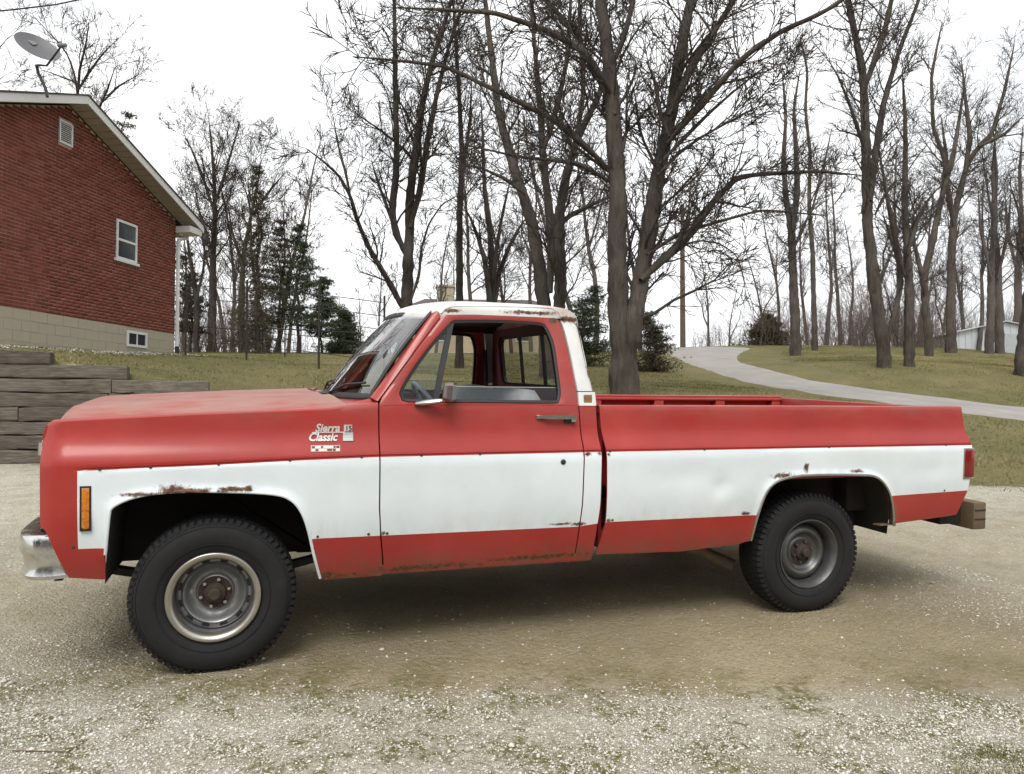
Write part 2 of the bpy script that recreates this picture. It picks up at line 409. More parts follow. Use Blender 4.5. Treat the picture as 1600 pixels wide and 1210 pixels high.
# openings from the photograph
wx1, wz1 = house_uv(182, 343); wx0, wz0 = house_uv(213, 412)
w_lo = house_uv(182, 404)[1]
WIN = (min(wx0, wx1), max(wx0, wx1), (wz0+w_lo)/2, (wz1+house_uv(213, 352)[1])/2)
bx1, bz1 = house_uv(198, 517); bx0, bz0 = house_uv(229, 545)
BWIN = (min(bx0, bx1), max(bx0, bx1), (bz0+house_uv(198,541)[1])/2, (bz1+house_uv(229,520)[1])/2)
vx1, vz1 = house_uv(92, 184); vx0, vz0 = house_uv(112, 236)
VENT = (min(vx0, vx1), max(vx0, vx1), vz0+.06, vz1-.02)
# mortar bed wall behind the bricks (gable, and the three hidden walls), foundation backing
def wallpoly(name, pts, y0, y1, mat):
    bm = BM(); a = [bm.verts.new((x, y0, z)) for x, z in pts]; b = [bm.verts.new((x, y1, z)) for x, z in pts]
    bm.faces.new(a); bm.faces.new(list(reversed(b)))
    for i in range(len(pts)): bm.faces.new((a[i], b[i], b[(i+1)%len(pts)], a[(i+1)%len(pts)]))
    bmesh.ops.recalc_face_normals(bm, faces=bm.faces); return emit(name, bm, mat, house, smooth=False)
wall = wallpoly('gable_wall', [(0,FZ),(HW,FZ),(HW,EZ),(PX,EZ+RISE),(0,EZ)], -.2, -.007, MORTAR)
bm = BM(); DEP = 11.0
box(bm, (0.0,-DEP,FZ), (.2,-.201,EZ)); box(bm, (HW-.2,-DEP,FZ), (HW,-.201,EZ)); box(bm, (.2,-DEP,FZ), (HW-.2,-DEP+.2,EZ))
emit('side_wall', bm, BRICK, house, smooth=False)
bm = BM(); box(bm, (.03,-DEP+.03,-1.2), (HW-.03,-.006,FZ-.001)); fnd = emit('foundation', bm, simple('parged_joint', (.35,.31,.235), .95, var=.12), house, smooth=False)
# bricks, one by one
BH, BL, MJ = .0677, .2032, .0105
bricks = []; row = 0; z = FZ+.004
def clear(x0, x1, z0, z1, W, m=.0): return x1 <= W[0]-m or x0 >= W[1]+m or z1 <= W[2]-m or z0 >= W[3]+m
def cut(segs, W):
    o = []
    for a, b in segs:
        if b <= W[0] or a >= W[1]: o.append((a, b)); continue
        if a < W[0]: o.append((a, W[0]-.004))
        if b > W[1]: o.append((W[1]+.004, b))
    return o
while z < EZ+RISE-.05:
    zt = z+BH-MJ
    inset = max(0, (zt-EZ)/SLP)
    x = (row % 2)*-BL/2
    while x < HW:
        a, b = max(x, inset), min(x+BL-MJ, HW-inset)
        if b-a > .03:
            segs = [(a, b)]
            for W in (WIN, VENT):
                if zt > W[2]-.004 and z < W[3]+.004: segs = cut(segs, W)
            for a2, b2 in segs:
                if b2-a2 > .02: bricks.append((a2, b2, z, zt))
        x += BL
    z += BH; row += 1
brk_bm = BM(); box(brk_bm, (0,-.015,0), (1,0,1)); bme = bpy.data.meshes.new('brick'); brk_bm.to_mesh(bme); brk_bm.free(); bme.materials.append(BRICK)
def seen(b):
    P = HM @ Vector(((b[0]+b[1])/2, 0, (b[2]+b[3])/2-HC[2])); u, v, d = wproj(P)
    return (-5 < u < 1605 and -5 < v < 1215), d
for i, b in enumerate(bricks): bricks[i] = (*b, *seen(b))
bricks.sort(key=lambda b: (not b[4], b[5]))
def addbrick(nm, me, par, x0, x1, z0, z1, pro):
    o = bpy.data.objects.new(nm, me); COL.objects.link(o); o.parent = par
    o.location = (x0, pro, z0); o.scale = (x1-x0, 1, z1-z0); return o
# the wall objects live in house space with Z measured in the world: shift Z by the house origin
for ch in house.children: ch.location.z = -HC[2]
HZ = -HC[2]
for b in bricks[:300]: addbrick('brick', bme, wall, b[0], b[1], b[2], b[3], random.uniform(-.003, .003))
V = []; F = []
cu = np.array([(0,-.015,0),(1,-.015,0),(1,0,0),(0,0,0),(0,-.015,1),(1,-.015,1),(1,0,1),(0,0,1)], float)
cf = np.array([(0,1,5,4),(1,2,6,5),(2,3,7,6),(3,0,4,7),(4,5,6,7),(3,2,1,0)])
for b in bricks[300:]:
    q = cu.copy(); q[:,0] = b[0]+q[:,0]*(b[1]-b[0]); q[:,2] = b[2]+q[:,2]*(b[3]-b[2]); q[:,1] += random.uniform(-.003, .003)
    F.append(cf+8*len(V)); V.append(q)
o = raw('brick_courses', np.concatenate(V), np.concatenate(F), BRICK, wall); tag(o, kind='stuff')
# concrete blocks of the foundation
blk = BM(); box(blk, (0,-.02,0), (1,0,1)); blm = bpy.data.meshes.new('concrete_block'); blk.to_mesh(blm); blk.free(); blm.materials.append(BLOCK)
z = FZ-.006; row = 0
while z > HC[2]-1.0:
    x = -(row % 2)*.2
    while x < HW:
        for a, b in (cut([(max(x,0), min(x+.392, HW))], BWIN) if (z > BWIN[2] and z-.192 < BWIN[3]) else [(max(x,0), min(x+.392, HW))]):
            if b-a > .03: addbrick('concrete_block', blm, fnd, a, b, z-.192, z, random.uniform(-.003,.003))
        x += .4
    z -= .2; row += 1
def hbox(name, lo, hi, mat, par=None, bev=0.0):
    bm = BM(); box(bm, lo, hi, bev); o = emit(name, bm, mat, par or house)
    if par is None: o.location.z = HZ
    return o
# double-hung window
def window(W, sash=True, fr=.05, sill=True):
    x0, x1, z0, z1 = W
    bm = BM()
    box(bm, (x0, -.09, z0), (x0+fr, .022, z1)); box(bm, (x1-fr, -.09, z0), (x1, .022, z1))
    box(bm, (x0+fr, -.09, z1-fr), (x1-fr, .022, z1)); box(bm, (x0+fr, -.09, z0), (x1-fr, .022, z0+fr))
    w = emit('window', bm, WHITE, house, smooth=False); w.location.z = HZ
    if sash:
        zm = (z0+z1)/2
        hbox('sash_rail', (x0+fr, -.004, zm-.025), (x1-fr, .014, zm+.025), WHITE, w)
        hbox('pane', (x0+fr, -.006, zm+.025), (x1-fr, .006, z1-fr), DARKGLASS, w); hbox('pane', (x0+fr, -.006, z0+fr), (x1-fr, .0, zm-.025), DARKGLASS, w)
    else:
        xm = (x0+x1)/2
        hbox('sash_rail', (xm-.018, -.012, z0+fr), (xm+.018, .012, z1-fr), WHITE, w)
        hbox('pane', (x0+fr, -.012, z0+fr), (xm-.018, .002, z1-fr), DARKGLASS, w); hbox('pane', (xm+.018, -.012, z0+fr), (x1-fr, .002, z1-fr), DARKGLASS, w)
    if sill: hbox('sill', (x0-.06, -.06, z0-.06), (x1+.06, .045, z0-.002), WHITE, w)
    return w
window(WIN); window(BWIN, False, .055, False)
x0, x1, z0, z1 = VENT
bm = BM(); f = .03
box(bm, (x0,-.05,z0), (x0+f,.03,z1)); box(bm, (x1-f,-.05,z0), (x1,.03,z1)); box(bm, (x0+f,-.05,z1-f), (x1-f,.03,z1)); box(bm, (x0+f,-.05,z0), (x1-f,.03,z0+f))
vent = emit('gable_vent', bm, WHITE, house, smooth=False); vent.location.z = HZ
n = 10
for i in range(n):
    zc = z0+f+(z1-z0-2*f)*(i+.5)/n; bm = BM()
    box(bm, (x0+f,-.02,-.005), (x1-f,.02,.005), M=Matrix.Translation((0,.012,zc)) @ Matrix.Rotation(rad(-38), 4, 'X')); emit('slat', bm, WHITE, vent, smooth=False)
hbox('vent_screen', (x0+f,-.006,z0+f), (x1-f,-.004,z1-f), DKMETAL, vent)
# roof: two slopes, rake fascia, soffit boards, eave box, gutter end and downspout
OV, EO, TH = .42, .50, .14                      # rake overhang, eave overhang, roof thickness
def rz(x): return EZ + SLP*(PX-abs(x-PX)) + .03
for s in (0, 1):
    xe = -EO if s == 0 else HW+EO
    bm = BM()
    pts = [(xe, rz(xe)+TH), (PX, rz(PX)+TH), (PX, rz(PX)+TH+.03), (xe-(.03 if s == 0 else -.03), rz(xe)+TH+.03)]
    A = [bm.verts.new((x, OV+.02, z)) for x, z in pts]; Bv = [bm.verts.new((x, -DEP-.4, z)) for x, z in pts]
    bm.faces.new(A); bm.faces.new(list(reversed(Bv)))
    for i in range(4): bm.faces.new((A[i], Bv[i], Bv[(i+1)%4], A[(i+1)%4]))
    bmesh.ops.recalc_face_normals(bm, faces=bm.faces); o = emit('roof', bm, SHINGLE, house, smooth=False); o.location.z = HZ
    # rake fascia board
    bm = BM(); pts = [(xe, rz(xe)-.02), (PX, rz(PX)-.02), (PX, rz(PX)+TH-.002), (xe, rz(xe)+TH-.002)]
    A = [bm.verts.new((x, OV, z)) for x, z in pts]; Bv = [bm.verts.new((x, OV-.025, z)) for x, z in pts]
    bm.faces.new(A); bm.faces.new(list(reversed(Bv)))
    for i in range(4): bm.faces.new((A[i], Bv[i], Bv[(i+1)%4], A[(i+1)%4]))
    bmesh.ops.recalc_face_normals(bm, faces=bm.faces); o = emit('fascia', bm, WHITE, house, smooth=False); o.location.z = HZ
    # soffit boards under the rake
    nb = 22
    for i in range(nb):
        xa = xe+(PX-xe)*i/nb; xb = xe+(PX-xe)*(i+.90)/nb
        if s == 0 and xb < 0 and False: continue
        bm = BM(); A = [bm.verts.new((x, y, rz(x)-.002)) for x, y in ((xa,.0),(xb,.0),(xb,OV-.026),(xa,OV-.026))]
        Bv = [bm.verts.new(v.co+Vector((0,0,.012))) for v in A]
        bm.faces.new(A); bm.faces.new(list(reversed(Bv)))
        for k in range(4): bm.faces.new((A[k], Bv[k], Bv[(k+1)%4], A[(k+1)%4]))
        bmesh.ops.recalc_face_normals(bm, faces=bm.faces); o = emit('soffit_board', bm, SOFFIT, house, smooth=False); o.location.z = HZ
    # boxed eave return and eave fascia along the side
    xa, xb = (-EO, -.0) if s == 0 else (HW, HW+EO)
    hbox('eave_return', (xa+.012, -.02, EZ-.30), (xb, OV-.03, EZ-.15), WHITE)
    hbox('eave_soffit', (xa+.014, -DEP, EZ-.315), (xb-.002, -.022, EZ-.302), SOFFIT)
    hbox('gutter', (xa-.09 if s == 0 else xb+.002, -DEP, EZ-.2), (xa-.002 if s == 0 else xb+.09, OV-.03, EZ-.085), WHITE, None, .012)
bm = BM(); yD = .05
tube(bm, [(-.40,yD,EZ-.26),(-.40,yD,EZ-.36),(-.08,yD,EZ-.46),(-.035,yD,EZ-.52),(-.035,yD,FZ-.30)], .042, 8)
o = emit('downspout', bm, WHITE, house); o.location.z = HZ
bm = BM(); tube(bm, [(-.035,yD,FZ-.301),(-.035,yD,HC[2]-.15)], .05, 8); o = emit('drain_boot', bm, DKMETAL, house); o.location.z = HZ
# satellite dish on the roof edge
dm = simple('dish_grey', (.10,.10,.105), .5, .1, var=.12, sc=4)
dp = wat(66, 140, 13.2); dish = empty('satellite_dish', dp); tag(dish, 'grey satellite dish on a bent mast at the brick house roof edge', 'satellite dish')
def W2(u, v, d=13.2): return Vector(wat(u, v, d)-dp)
bm = BM(); tube(bm, [W2(74,152), W2(71,138), W2(60,115), W2(57,102)], .026, 10); emit('mast', bm, DKMETAL, dish)
bm = BM(); cc = W2(58, 78); ax = (W2(92, 74, 12.7)-cc).normalized()
ax = Vector((.60,-.58,.30)).normalized() if False else (Vector(BW[0])*.50+Vector(BW[1])*.62-Vector(BW[2])*.60).normalized()
side = (Vector(BW[0])*.82-Vector(BW[1])*.57); side = (side-ax*side.dot(ax)).normalized(); up2 = ax.cross(side)
rows = []
for i in range(9):
    q = i/8; rows.append([cc+side*(math.cos(t)*q*.40)+up2*(math.sin(t)*q*.30)+ax*(.075*q*q) for t in [2*math.pi*k/40 for k in range(40)]])
loft(bm, rows, True); bmesh.ops.remove_doubles(bm, verts=bm.verts, dist=1e-5); thicken(bm, -ax*.008)
dd = emit('dish_reflector', bm, dm, dish)
bm = BM(); box(bm, (-.07,-.05,0), (.07,.05,.004), M=Matrix.Translation(cc-side*.17+up2*.06+ax*.022) @ Matrix((( side.x,up2.x,ax.x,0),(side.y,up2.y,ax.y,0),(side.z,up2.z,ax.z,0),(0,0,0,1))))
emit('dish_emblem', bm, simple('dish_mark', (.16,.15,.15), .5), dd, smooth=False)
low = cc+side*.28+up2*-.05; hd_ = W2(97, 71, 12.9)
bm = BM(); tube(bm, [W2(56,103), W2(62,102,13.1), W2(73,103,13.05), hd_], [.022,.02,.018,.016], 8); emit('feed_arm', bm, DKMETAL, dish)
bm = BM(); tube(bm, [hd_+Vector(BW[0])*-.07, hd_+Vector(BW[0])*.07], .035, 12); tube(bm, [hd_, hd_+Vector(BW[1])*.06-Vector(BW[0])*.03], .025, 10); emit('feed_horn', bm, simple('lnb_grey', (.16,.16,.165), .5), dish)
# overhead service cable
bm = BM(); P = [wat(-1500,120,9), wat(-700,75,10), wat(-160,34,11), wat(0,17,11.5), wat(60,12,11.8), wat(120,2,12.2), wat(230,-28,13), wat(600,-170,17), wat(1200,-480,24)]
tube(bm, resample(P, 60), .012, 6); tag(emit('overhead_cable', bm, DKMETAL), 'black overhead service cable crossing the sky above the satellite dish', 'cable')
# ------------------------------------------------------------------ timber retaining wall
tie = Mat('weathered_timber', .95, spec=.15)
tn = tie.noise(3, 7, .7, tie.mapped((1.2, 14, 14))); oi = tie.n('ShaderNodeObjectInfo')
tcq = tie.ramp(tn, [(.25, (.07,.058,.047)), (.5, (.175,.15,.122)), (.75, (.30,.265,.22))])
tie.col(tie.mix(1, tcq, tie.ramp(oi.outputs['Random'], [(0, .62), (1, 1.15)]), 'MULTIPLY')); tie.bump(tie.noise(6, 6, .75, tie.mapped((1.5, 20, 20))), .9, .02); TIE = tie.m
rw = empty('retaining_wall', (-4, WALL_Y, WZ0)); tag(rw, 'stepped retaining wall of weathered dark landscape timbers below the brick house', 'retaining wall')
def roughbar(L_, D, H, seed):
    rnd = random.Random(seed); bm = BM(); nseg = 9; rows = []
    for i in range(nseg+1):
        x = L_*i/nseg; j = lambda: rnd.uniform(-.014, .014)
        c = .016
        rows.append([(x, y+j(), z+j()) for y, z in ((c,0),(D-c,0),(D,c),(D,H-c),(D-c,H),(c,H),(0,H-c),(0,c))])
    loft(bm, rows, True, 0, True, True); bmesh.ops.recalc_face_normals(bm, faces=bm.faces); return bm
tk = 0
for r, xe in enumerate(ROW_END):
    x = xe; off = [0, .9, .35, 1.4, .7, 1.1, .5, .8][r]; first = True
    while x > -9.5:
        ln = 2.42 if not first else 2.42-off; first = False
        bm = roughbar(ln-.012, .24, ROWH-.006, tk); o = emit('timber', bm, TIE, rw, 30)
        o.location = (x-ln+4, random.uniform(-.022,.022)+(r*.012), r*ROWH+random.uniform(-.003,.003)); tk += 1
        x -= ln
rw_cap = None
# loose pale rubble at the top of the wall
# ------------------------------------------------------------------ house beyond the crest with cream chimney
TAN = simple('tan_siding', (.42,.33,.21), .7, var=.12, sc=2); BROOF = simple('brown_roof', (.085,.062,.055), .9, var=.25, sc=6)
CREAM = simple('cream_masonry', (.55,.49,.34), .8, var=.1, sc=4)
fb = wat(750, 560, 46); fbz = gz(fb[0], fb[1])-.2
fh = empty('bungalow', (fb[0], fb[1], fbz), (0,0,rad(-14))); tag(fh, 'low brown-roofed house with cream chimney just showing over the cab roof', 'house')
topz = wat(750, 455, 46)[2]-fbz
bm = BM(); box(bm, (-4.6,0,0), (4.6,7,topz-1.25)); emit('wall', bm, TAN, fh, smooth=False)
bm = BM(); a = [(-5.1,-.5,topz-1.25),(5.1,-.5,topz-1.25),(5.1,7.5,topz-1.25),(-5.1,7.5,topz-1.25),(-3.6,3.5,topz),(3.6,3.5,topz)]
vs = [bm.verts.new(p) for p in a]
for f in ((0,1,5,4),(1,2,5),(2,3,4,5),(3,0,4),(3,2,1,0)): bm.faces.new([vs[i] for i in f])
rf = emit('roof', bm, BROOF, fh, smooth=False)
ch = wat(696, 470, 46.5); lc = (Matrix.Rotation(rad(14), 3, 'Z') @ Vector((ch[0]-fb[0], ch[1]-fb[1], 0)))
cz = wat(696, 447, 46.5)[2]-fbz
bm = BM(); box(bm, (lc.x-.52,lc.y-.4,topz-1.2), (lc.x+.52,lc.y+.4,cz-.12)); box(bm, (lc.x-.60,lc.y-.48,cz-.119), (lc.x+.60,lc.y+.48,cz)); emit('chimney', bm, CREAM, rf, smooth=False)
for xx in (-3.2,-.6,2.2):
    bm = BM(); box(bm, (xx,-.05,.9), (xx+1.1,.02,2.1)); w = emit('window', bm, WHITE, fh, smooth=False)
    bm = BM(); box(bm, (xx+.08,-.06,.98), (xx+1.02,-.051,2.02)); emit('pane', bm, DARKGLASS, w, smooth=False)
# ------------------------------------------------------------------ pale shed at the right, behind the wood
MET = Mat('ribbed_pale_metal', .5, .2); MET.col(MET.mix(MET.noise(2, 4), (.40,.43,.44), (.56,.58,.58))); MET = MET.m
sb = wat(1570, 534, 50); sbz = gz(sb[0], sb[1])-.05
shed = empty('metal_shed', (sb[0], sb[1], sbz), (0,0,rad(-24))); tag(shed, 'pale grey metal shed behind the trees at the right edge', 'shed')
bm = BM(); pts = [(-3.4,0),(3.4,0),(3.4,1.75),(0,2.5),(-3.4,1.75)]
A = [bm.verts.new((x,0,z-.6 if z == 0 else z)) for x, z in pts]; Bv = [bm.verts.new((x,9,z-.6 if z == 0 else z)) for x, z in pts]
bm.faces.new(A); bm.faces.new(list(reversed(Bv)))
for i in range(5): bm.faces.new((A[i],Bv[i],Bv[(i+1)%5],A[(i+1)%5]))
bmesh.ops.recalc_face_normals(bm, faces=bm.faces); sw = emit('wall', bm, MET, shed, smooth=False)
for k in range(17):
    x = -3.3+k*.41; h = 1.75+(1-abs(x)/3.4)*.75; bm = BM(); box(bm, (x-.03,-.03,-.5), (x+.03,-.001,h-.03)); emit('rib', bm, MET, sw, smooth=False)
for s in (-1, 1):
    bm = BM(); pts = [(s*3.75,1.68),(0,2.52),(0,2.58),(s*3.75,1.74)]
    A = [bm.verts.new((x,-.25,z)) for x, z in pts]; Bv = [bm.verts.new((x,9.25,z)) for x, z in pts]
    bm.faces.new(A); bm.faces.new(list(reversed(Bv)))
    for i in range(4): bm.faces.new((A[i],Bv[i],Bv[(i+1)%4],A[(i+1)%4]))
    bmesh.ops.recalc_face_normals(bm, faces=bm.faces); emit('roof', bm, MET, shed, smooth=False)
bm = BM(); box(bm, (-.9,-.05,-.5), (.9,-.031,1.7)); emit('door', bm, simple('shed_door', (.36,.39,.40), .5), shed, smooth=False)
# ------------------------------------------------------------------ wire fence on the far lawn, utility pole
POST = simple('dark_post', (.028,.022,.018), .8, var=.3); PWOOD = simple('pole_wood', (.105,.072,.05), .9, var=.3, sc=3, bump=.4)
fence = empty('wire_fence', gpix(385, 563)); tag(fence, 'dark wire fence with thin posts on the far lawn left of the cab', 'fence'); fl = Vector(fence.location)
FP = [gpix(u, v) for u, v in ((290,556),(385,563),(498,577),(600,590))]; ph = [1.7,1.9,1.85,1.8]
extra = [gpix(u, v) for u, v in ((445,558),(470,553),(410,552),(560,560))]
for p, h in zip(FP, ph):
    bm = BM(); tube(bm, [Vector(p)-fl+Vector((0,0,-.1)), Vector(p)-fl+Vector((0,0,h))], .024, 8); emit('post', bm, POST, fence)
for p in extra:
    bm = BM(); tube(bm, [Vector(p)-fl+Vector((0,0,-.1)), Vector(p)-fl+Vector((0,0,1.3))], .03, 8); emit('post', bm, POST, fence)
for k in range(5):
    bm = BM(); hh = [.35,.7,1.05,1.35,1.65][k]
    tube(bm, [Vector(p)-fl+Vector((0,0,hh)) for p in FP], .011, 4); emit('wire', bm, POST, fence)
bm = BM(); tube(bm, [Vector(extra[2])-fl+Vector((0,0,1.2)), Vector(extra[0])-fl+Vector((0,0,1.2)), Vector(extra[3])-fl+Vector((0,0,1.15))], .03, 6); emit('rail', bm, POST, fence)
pb = wat(1067, 547, 44); pb = np.array([pb[0], pb[1], gz(pb[0], pb[1])])
pole = empty('utility_pole', pb); tag(pole, 'brown wooden utility pole beside the bend of the road', 'utility pole')
hp = wat(1069, 318, 44)[2]-pb[2]
bm = BM(); tube(bm, [(0,0,-.3),(0,0,hp*.5),(.02,0,hp)], [.17,.15,.12], 12); emit('shaft', bm, PWOOD, pole)
bm = BM(); box(bm, (-.9,-.06,hp-.55), (.9,.06,hp-.43), .01); emit('crossarm', bm, PWOOD, pole)
for s in (-.8,-.3,.3,.8):
    bm = BM(); tube(bm, [(s,0,hp-.431),(s,0,hp-.3)], [.03,.045], 8); emit('insulator', bm, simple('glass_ins', (.2,.2,.2), .3), pole)
bm = BM(); a = Vector(pb)+Vector((.8,0,hp-.3)); b = Vector(wat(1240, 388, 60)); c = Vector(wat(1700, 330, 70))
tube(bm, [a, a.lerp(b,.5)-Vector((0,0,.25)), b, b.lerp(c,.5)-Vector((0,0,.3)), c], .015, 5); tag(emit('power_line', bm, DKMETAL), 'thin power line running right from the wooden utility pole', 'cable')
# ------------------------------------------------------------------ bare trees
def bark(name, a, b, sc=1.0):
    M = Mat(name, .95, spec=.1)
    f = M.noise(11*sc, 7, .75, M.mapped((1, 1, .16)))
    M.col(M.mix(.35, M.ramp(f, [(.28, a), (.72, b)]), M.ramp(M.noise(1.3, 4), [(.35, tuple(x*.7 for x in a)), (.7, tuple(min(1, x*1.1) for x in b))])))
    M.bump(M.noise(11*sc, 7, .75, M.mapped((1, 1, .16))), 1.0, .12); return M.m
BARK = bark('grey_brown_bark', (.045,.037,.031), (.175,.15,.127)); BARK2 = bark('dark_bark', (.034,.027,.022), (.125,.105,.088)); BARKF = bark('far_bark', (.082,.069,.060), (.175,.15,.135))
class TB:
    def __init__(s): s.V = []; s.F = []; s.n = 0
    def tube(s, P, r, n, rough=0):
        P = np.asarray(P, float); r = np.asarray(r, float); k = len(P)
        T = np.empty_like(P); T[1:-1] = P[2:]-P[:-2]; T[0] = P[1]-P[0]; T[-1] = P[-1]-P[-2]
        T /= np.linalg.norm(T, axis=1)[:,None]+1e-9
        m = T.mean(0); ref = np.array([1.,0,0]) if abs(m[0]) < .7*np.linalg.norm(m)+1e-9 else np.array([0,1.,0])
        A_ = np.cross(T, ref); A_ /= np.linalg.norm(A_, axis=1)[:,None]+1e-9; B_ = np.cross(T, A_)
        th = np.arange(n)*2*math.pi/n
        V = P[:,None]+(A_[:,None]*np.cos(th)[None,:,None]+B_[:,None]*np.sin(th)[None,:,None])*r[:,None,None]
        if rough: V += (V-P[:,None])*RNG.normal(0, rough, (k, n, 1))+0*V
        s.V.append(V.reshape(-1,3)); i = (np.arange(k-1)[:,None]*n+np.arange(n)[None]); j = (np.arange(k-1)[:,None]*n+(np.arange(n)+1)[None]%n)
        s.F.append(np.stack([i, j, j+n, i+n], -1).reshape(-1,4)+s.n); s.n += k*n
    def emit(s, name, mat, parent, loc):
        return raw(name, np.concatenate(s.V)-np.asarray(loc)[None], np.concatenate(s.F), mat, parent, smooth=True)
def unit(v): return v/(np.linalg.norm(v)+1e-9)
def grow(tb, p, d, Ln, r, lev, mx, g, up=.06, dens=1.0, rmin=.004, wob=.13):
    k = 5 if lev < 2 else (4 if lev == 2 else 2)
    P = [p]; st_ = Ln/k
    for i in range(k):
        d = unit(d+g.normal(0, wob, 3)+np.array([0,0,up])); P.append(P[-1]+d*st_)
    P = np.array(P); R = np.linspace(r, max(r*.28, rmin*.7), k+1); tb.tube(P, R, 4 if r > .03 else 3)
    if lev >= mx: return
    nk = max(2, int((1.5+Ln*2.8 if lev < 2 else 2+Ln*3.0)*dens*g.uniform(.8,1.25)))
    nk = min(nk, 13)
    for q in range(nk):
        t = g.uniform(.18, 1.0)**.9; f = t*k; i = min(int(f), k-1); pp = P[i]+(P[i+1]-P[i])*(f-i); dd = unit(P[i+1]-P[i])
        pr = unit(np.cross(dd, g.normal(0,1,3))); a = g.uniform(.45,1.0)
        nd = unit(dd*math.cos(a)+pr*math.sin(a)); nl = Ln*(.72-.40*t)*g.uniform(.65,1.2)
        if nl < .14: continue
        grow(tb, pp, nd, nl, max(R[i]*g.uniform(.4,.62), rmin), lev+1, mx, g, up, dens, rmin, wob*1.1)
def catm(P, n):
    P = np.asarray(P, float); Q = resample(P, n)
    return smooth(Q, 2)
def stem_kids(tb, S3, R, g, spacing, Lk, mx, dens, rmin, lo=.12, up=.07):
    seg = np.linalg.norm(np.diff(S3, axis=0), axis=1); tot = seg.sum(); cs = np.concatenate([[0], np.cumsum(seg)])
    s = tot*lo
    while s < tot:
        i = min(np.searchsorted(cs, s)-1, len(seg)-1); i = max(i, 0); f = (s-cs[i])/seg[i]; p = S3[i]+(S3[i+1]-S3[i])*f; dd = unit(S3[i+1]-S3[i]); r = R[i]+(R[i+1]-R[i])*f
        pr = unit(np.cross(dd, g.normal(0,1,3))); a = g.uniform(.5,1.15); nd = unit(dd*math.cos(a)+pr*math.sin(a)+np.array([0,0,.15]))
        ln = Lk*g.uniform(.45,1.2)*(1.0-.45*s/tot)
        grow(tb, p, nd, ln, max(min(r*g.uniform(.22,.5), .022*ln+.004), rmin), 1, mx, g, up, dens, rmin)
        s += spacing*g.uniform(.5,1.5)
def traced_tree(name, u0, d, stems, label, seed, mat=None, Lk=2.2, spacing=.5, mx=3, dens=1.0, rmin=.00925, group=None, flare=1.3):
    """stems: list of (list of (u, v), width_px_start, width_px_end, depth drift); the first one is rooted in the ground"""
    g = np.random.default_rng(seed); b = wat(u0, 600, d); base = np.array([b[0], b[1], gz(b[0], b[1])-.05])
    t = empty(name, base); tag(t, label, 'tree', group); tk_ = TB(); cr_ = TB()
    for si, (pts, w0, w1, dr) in enumerate(stems):
        n = len(pts); vv = np.array(pts, float); vmax = vv[:,1].max()
        P = np.array([wat(u, v, d+dr*(vmax-v)/100.+(g.normal(0,.12) if i else 0)) for i, (u, v) in enumerate(pts)])
        px = d/FPX
        R = np.linspace(w0*px/2*.86, w1*px/2*.86, n)*np.linspace(1, .9, n)
        inside = vv[-1,1] >= 12
        if inside: R[-1] = max(rmin*1.2, R[-1]*.35)
        root = si == 0 or w0 < 0
        if vv[-1,1] < 12:                       # runs out of the frame: carry on upwards
            dirn = unit(P[-1]-P[-2]); ext = [P[-1]+dirn*(i+1)*1.3+np.array([0,0,.3*(i+1)])+g.normal(0,.15,3) for i in range(3)]
            P = np.concatenate([P, ext]); R = np.concatenate([R, [R[-1]*.75, R[-1]*.5, max(R[-1]*.25, rmin)]])
        if si == 0 or (len(stems[si]) > 3 and vv[0,1] > 9000):
            Pb = np.array([base[0]+(P[0][0]-base[0])*.2, base[1]+(P[0][1]-base[1])*.2, base[2]-.3]); P = np.concatenate([[Pb, Pb+(P[0]-Pb)*.35], P]); R = np.concatenate([[R[0]*flare*1.0, R[0]*flare*.80], R])
        if si > 0:
            P = np.concatenate([[P[0]-unit(P[1]-P[0])*R[0]*2.5], P]); R = np.concatenate([[R[0]*.55], R])
        m = max(12, len(P)*6); S3 = catm(P, m); sR = np.interp(np.linspace(0,1,m), np.linspace(0,1,len(R)), R)
        sR = sR*(1+g.normal(0,.035,m))
        tk_.tube(S3, sR, 18 if w0*px > .15 else 9, .09 if w0*px > .15 else 0)
        if inside:
            for q in range(3): grow(cr_, S3[-1-q], unit(S3[-1]-S3[-3]+g.normal(0,.35,3)), Lk*.5, max(sR[-1-q]*.8, rmin), 1, mx, g, .05, dens, rmin)
        stem_kids(cr_, S3, sR, g, spacing, Lk*(1.0 if sR[0] > .08 else .75), mx, dens, rmin, .35 if si == 0 else .1)
    tk_.emit('trunk', mat or BARK, t, base); cr_.emit('crown', mat or BARK, t, base)
    return t
